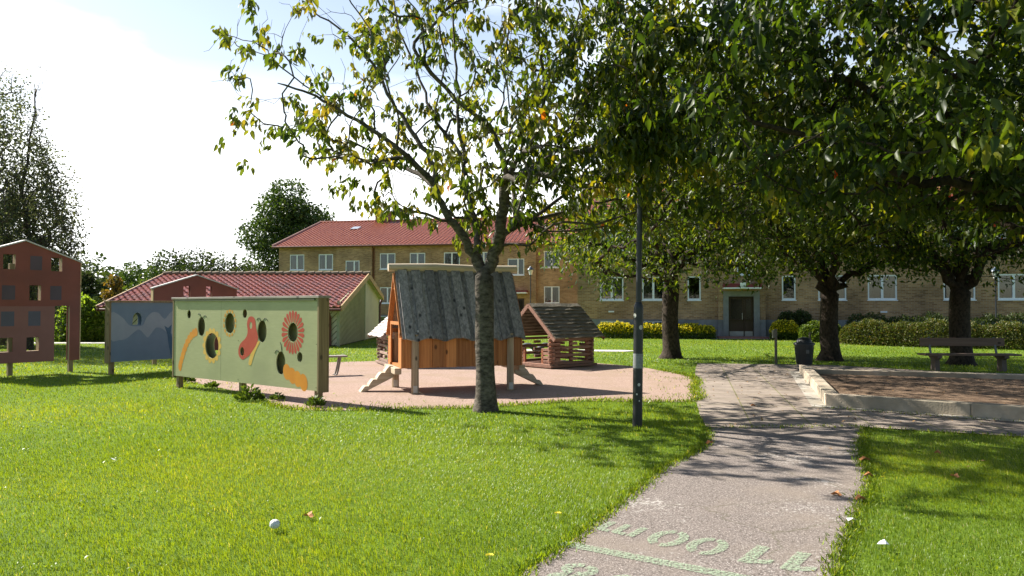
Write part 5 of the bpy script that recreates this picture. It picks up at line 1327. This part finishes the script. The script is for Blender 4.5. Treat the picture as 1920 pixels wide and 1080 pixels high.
# ---------------------------------------------------------------- hedges and shrubs
bush('flowering_hedge', 'yellow flowering hedge along the brick wall, left of the entrance door', [(*gp(1118, 38.4), .55), (*gp(1230, 37.8), .6), (*gp(1340, 37.4), .55)], .70, MF_L, 11000, .10, 'hedge', top_m=MF_Y)
bush('flowering_hedge', 'short yellow flowering clump just right of the entrance door', [(*gp(1444, 36.6), .5), (*gp(1495, 36.2), .55)], .85, MF_L, 4000, .10, 'hedge', top_m=MF_Y)
bush('clipped_shrub', 'dark clipped shrub against the wall right of the entrance door', [(*gp(1456, 37.4), .5), (*gp(1526, 37.0), .5)], 1.3, MF_D, 6000, .09, 'shrub')
bush('light_shrub', 'light green rounded shrub behind the litter bin', [(*gp(1498, 34.4), .45), (*gp(1540, 34), .6), (*gp(1585, 33.6), .4)], .95, MF_L, 5000, .11, 'shrub', round_=.9, top_m=MF_L, e=.9)
bush('clipped_hedge', 'long low clipped hedge with reddish tips running behind the bench', [(*gp(1578, 32.5), .7), (*gp(1700, 30.6), .8), (*gp(1800, 29.4), .8), (*gp(1960, 28), .8)], .98, MF_H, 26000, .085, 'hedge', round_=.9)
bush('dark_hedge', 'dark low hedge tight against the brick wall at right', [(*gp(1585, 35.8), .45), (*gp(1700, 34.8), .45), (*gp(1950, 33.2), .45)], 1.2, MF_D, 12000, .09, 'hedge')
bush('laurel_bush', 'glossy leafy green bush between the red board and the blue board', [(*gp(118, 35.5), .9), (*gp(160, 35), 1.2), (*gp(204, 35), .9)], 1.9, MF_LB, 5200, .20, 'bush', round_=.8, top_m=MF_LB, e=1.0)
bush('dark_bush', 'dark rounded bush far behind the laurel', [(*gp(162, 47), 1), (*gp(200, 47), 1)], 2.2, MF_D, 3500, .16, 'bush', round_=.8, e=.9)
bush('dark_bush', 'small dark shrub at the foot of the low tiled building', [(-8.7, 29.6, .3), (-7.9, 29.7, .3)], .45, MF_D, 900, .07, 'bush')
# weeds round the green board legs
def weed(px, py, r_, h, label, m=MF_L, n=160):
    x, y = gd(px, py); t = empty('weed', (x, y, 0), label=label, cat='weed', group='weeds along the gravel edge')
    a = RNG.random(n)*6.28; q = RNG.random(n)**.6*r_; P = np.column_stack([np.cos(a)*q, np.sin(a)*q*.7, h*(1-(q/r_)**2)*RNG.random(n)+.02])
    leaves('foliage', P, np.column_stack([np.cos(a), np.sin(a), .6+RNG.random(n)]), .075*(.6+.8*RNG.random(n)), .6, np.clip(.35+.3*RNG.normal(size=n), 0, 1), m, t, flat=.5)
    b = MB()
    for i in range(6): aa = i*1.05; b.tube([(0, 0, 0), (math.cos(aa)*r_*.3, math.sin(aa)*r_*.3, h*.5), (math.cos(aa)*r_*.5, math.sin(aa)*r_*.5, h*.85)], [.006, .005, .003], 4)
    b.build('stem', M_BARKF, t)
weed(467, 752, 0.225, 0.240, 'leafy weed clump under the middle of the pale green board', n=260)
weed(592, 764, 0.120, 0.144, 'weed clump at the right leg of the pale green board', n=120)
weed(352, 718, 0.120, 0.160, 'weed clump near the left leg of the pale green board', n=110)
weed(520, 752, 0.090, 0.096, 'small weed right of the leafy clump under the pale green board', n=70)
weed(398, 728, 0.105, 0.080, 'low weed between the left leg and the leafy clump', n=80)

# ---------------------------------------------------------------- path markings (worn green paint)
def markmat():
    m, nt, N, L = nodes_of('worn_green_marking')
    out = N.new('ShaderNodeOutputMaterial'); b = N.new('ShaderNodeBsdfPrincipled'); b.inputs['Roughness'].default_value = .85
    tr_ = N.new('ShaderNodeBsdfTransparent'); mx = N.new('ShaderNodeMixShader'); tc = N.new('ShaderNodeTexCoord')
    n = N.new('ShaderNodeTexNoise'); n.inputs['Scale'].default_value = 55; n.inputs['Detail'].default_value = 6; n.inputs['Roughness'].default_value = .7; L.new(tc.outputs['Object'], n.inputs['Vector'])
    r = N.new('ShaderNodeValToRGB'); r.color_ramp.elements[0].position = .42; r.color_ramp.elements[1].position = .60; L.new(n.outputs[0], r.inputs[0])
    b.inputs['Base Color'].default_value = (.29, .365, .24, 1)
    L.new(r.outputs[0], mx.inputs[0]); L.new(tr_.outputs[0], mx.inputs[1]); L.new(b.outputs[0], mx.inputs[2]); L.new(mx.outputs[0], out.inputs[0]); return m
MM = markmat()
tdir = Vector((-.8, .6)); tup = Vector((-.6, -.8))
def glyph(ch):
    w_, h_ = .2, .40
    if ch == '1': return [[(.03, 0), (.12, 0), (.12, .40), (.05, .40), (-.07, .32), (-.07, .23), (.03, .30)]]
    if ch in '08':
        a = []; 
        def arc(t0, t1, cz, rx, rz_, th=.072):
            o_, i_ = [], []
            for k in range(13):
                t = t0+(t1-t0)*k/12; o_.append((.1+rx*math.cos(t), cz+rz_*math.sin(t))); i_.append((.1+(rx-th)*math.cos(t), cz+(rz_-th)*math.sin(t)))
            return o_+i_[::-1]
        if ch == '0': return [arc(-1.45, 1.25, .2, .13, .2), arc(1.69, 4.6, .2, .13, .2)]
        return [arc(-1.45, 1.45, .295, .11, .105), arc(1.69, 4.6, .295, .11, .105), arc(-1.45, 1.45, .1, .12, .11), arc(1.69, 4.6, .1, .12, .11)]
    if ch == 'm': return [[(0, 0), (.06, 0), (.06, .25), (0, .25)], [(.075, .25), (.075, .19), (.13, .19), (.13, 0), (.19, 0), (.19, .22), (.16, .25)], [(.205, .25), (.205, .19), (.26, .19), (.26, 0), (.32, 0), (.32, .22), (.29, .25)]]
def put_text(name, chars, label):
    """chars: (glyph, x, y) with ground point of the glyph centre"""
    x0, y0 = chars[0][1:]; e = empty(name, (x0, y0, 0), label=label, cat='path marking')
    for ch, gx, gy in chars:
        b = MB(); wc = .16 if ch == 'm' else .1; hc = .125 if ch == 'm' else .2
        for poly in glyph(ch):
            pts = [Vector((gx-x0, gy-y0))+tdir*(p[0]-wc)+tup*(p[1]-hc) for p in poly]; b.add([(p.x, p.y, .018) for p in pts], [tuple(range(len(pts)))])
        b.build('painted_digit' if ch != 'm' else 'painted_letter', MM, e)
put_text('path_lettering', [('1', 1.80, 4.80), ('1', 1.575, 4.93), ('0', 1.33, 5.08), ('0', 1.10, 5.25), ('m', .80, 5.47)], 'worn pale green text 1100m painted upside down on the asphalt path')
put_text('path_lettering', [('0', .62, 4.36), ('8', .36, 4.55)], 'worn green digits below the painted line, cut by the bottom edge')
e = tag(None or MB().build('tmp', MM), kind='structure'); bpy.data.objects.remove(e)
b = MB(); p0, p1 = Vector((.345, 5.15)), Vector((1.75, 4.26)); dd = (p1-p0).normalized(); nn = Vector((-dd.y, dd.x))*.055
b.add([(v.x, v.y, .0175) for v in (p0-nn, p1-nn, p1+nn, p0+nn)], [(0, 1, 2, 3)]); tag(b.build('painted_line', MM), label='worn pale green line painted across the asphalt path', cat='path marking')

# ---------------------------------------------------------------- litter, fallen leaves, flowers
x, y = gd(515, 999); b = MB(); 
prof = [(.001, 0), (.025, .006), (.036, .022), (.037, .038), (.030, .055), (.016, .064), (.001, .066)]
b.lathe((0, 0, 0), prof, 12); o = b.build('paper_ball', mat('crumpled_white', (.8, .79, .76), (.66, .64, .6), scale=40, rough=.8, bump=1, bscale=60), loc=(x, y, .03)); tag(o, label='round white puff lying on the lawn at lower left', cat='litter')
M_FL = mat('fallen_leaf', (.45, .16, .05), (.52, .26, .10), scale=30, rough=.7)
for i, (px_, py_, s_, lab) in enumerate([(1331, 836, .11, 'orange fallen leaf at the left edge of the path by the lawn corner'), (1622, 868, .13, 'orange fallen leaf lying at the right path edge, farthest up'), (1629, 898, .09, 'small tan leaf on the right path edge below the farthest one'),
        (1568, 932, .10, 'curled orange leaf lying alone on the asphalt near the right edge'), (1613, 943, .10, 'orange leaf right of the curled one, at the grass edge'), (1790, 900, .10, 'fallen leaf on the shaded right lawn'),
        (1758, 855, .08, 'brown leaf on the right lawn near the paving'), (578, 976, .10, 'dry brown leaf beside the white puff on the lawn'), (1412, 763, .09, 'orange leaf on the slabs left of the sandbox corner')]):
    x, y = gd(px_, py_); b = MB(); k = 9; pts = [(0, -.5 * s_, .0)]; c_ = []
    for j in range(12):
        a = j*math.pi/6; r_ = s_*.5*(1 if j % 2 == 0 else .62); c_.append((math.cos(a)*r_*.75, math.sin(a)*r_, .012+.02*math.cos(2*a)))
    b.add([(0, 0, .004)]+c_, [(0, 1+j, 1+(j+1) % 12) for j in range(12)]); o = b.build('fallen_leaf', M_FL, loc=(x, y, .035 if i not in (3, 8) else .022), rz=random.random()*6)
    tag(o, label=lab, cat='leaf', group='fallen leaves')
for i, (px_, py_, lab) in enumerate([(1046, 978, 'yellow dandelion head on the lawn close to the path edge'), (918, 1060, 'yellow dandelion head at the bottom middle of the lawn')]):
    x, y = gd(px_, py_); e = empty('dandelion', (x, y, 0), label=lab, cat='flower'); b = MB()
    for j in range(26):
        a = j*2.4; r_ = .018*math.sqrt(j/26); b.add([(r_*math.cos(a), r_*math.sin(a), .062), ((r_+.012)*math.cos(a+.2), (r_+.012)*math.sin(a+.2), .068), ((r_+.012)*math.cos(a-.2), (r_+.012)*math.sin(a-.2), .068)], [(0, 1, 2)])
    b.build('petals', mat('dandelion_yellow', (.8, .6, .02), rough=.7), e); b = MB(); b.tube([(0, 0, 0), (.004, 0, .03), (0, 0, .062)], .002, 5); b.build('stem', M_GREENP, e)
for px_, py_, lab in ((1655, 1035, 'scrap of white paper on the right lawn'), (1597, 989, 'white feather-like scrap at the right path edge'), (212, 872, 'small white scrap far left on the lawn')):
    x, y = gd(px_, py_); b = MB(); b.add([(-.03, -.015, .03), (.03, -.02, .045), (.035, .02, .035), (0, .03, .06), (-.03, .02, .04)], [(0, 1, 3), (1, 2, 3), (0, 3, 4)]); o = b.build('paper_scrap', M_WHITE, loc=(x, y, .02), rz=random.random()*6); tag(o, label=lab, cat='litter')

# scattered small dry leaves and bits under the trees
n = 900; X = RNG.uniform(2.5, 15, n*3); Y = RNG.uniform(7, 20, n*3)
ok = inside(PATIO, X, Y) | inside(SB, X, Y) | (RNG.random(n*3) < .14); X, Y = X[ok][:n], Y[ok][:n]; n = len(X)
P = np.column_stack([X, Y, np.full(n, .028)+.03*(~(inside(PATIO, X, Y) | inside(SB, X, Y)))])
o = leaves('leaf_litter', P, np.column_stack([RNG.normal(size=(n, 2)), RNG.normal(size=n)*.25]), .055*(.4+.8*RNG.random(n)), .6, RNG.random(n),
    leafmat('dry_leaf', [(0, (.10, .055, .03)), (.6, (.26, .16, .07)), (1, (.45, .24, .08))], trans=.1, rough=.8), flat=.95)
tag(o, kind='stuff', label='small dry leaves scattered over the paving and the sandbox', cat='leaves')
# clover and broad-leaved weeds mixed into the near lawn
n = 15000; Y = 4+8*RNG.random(n); X = (RNG.random(n)*2-1)*(Y*.75+.4); pt = np.sin(X*2.3+Y)*np.sin(Y*3.1-X*1.2)+.4*RNG.normal(size=n)
ok = (pt > .55) & ~inside(PATH, X, Y) & ~inside(GRAVs, X, Y) & ~inside(PATIO, X, Y); X, Y = X[ok], Y[ok]; n = len(X)
o = leaves('lawn_weeds', np.column_stack([X, Y, .015+.025*RNG.random(n)]), np.column_stack([RNG.normal(size=(n, 2)), .3*RNG.normal(size=n)]), .028*(.5+.8*RNG.random(n)), .7, RNG.random(n)*.6, M_BLADE, flat=.9)
tag(o, kind='stuff', label='low clover and broad leaves mixed into the near lawn', cat='weeds')

# sparse weeds and grass creeping into the gravel near its edges
n = 2600; k_ = RNG.integers(0, len(GRAVs), n); ga = np.array(GRAVs); cc = ga.mean(0); q = np.abs(RNG.normal(size=(n, 1)))*.09
P2 = ga[k_]*(1-q)+cc*q+RNG.normal(size=(n, 2))*.10; cl_ = np.sin(P2[:, 0]*3.1+P2[:, 1]*1.7)+np.sin(P2[:, 1]*4.3-P2[:, 0]*2)+.5*RNG.normal(size=n); P2 = P2[cl_ > .2]; n = len(P2)
o = leaves('gravel_weeds', np.column_stack([P2, np.full(n, .008)]), np.column_stack([RNG.normal(size=(n, 2))*.7, np.ones(n)]), .06*(.5+.8*RNG.random(n)), .16, np.clip(.4+.3*RNG.normal(size=n), 0, 1), M_BLADE, flat=.1)
tag(o, kind='stuff', label='sparse weeds creeping into the edge of the gravel', cat='weeds')
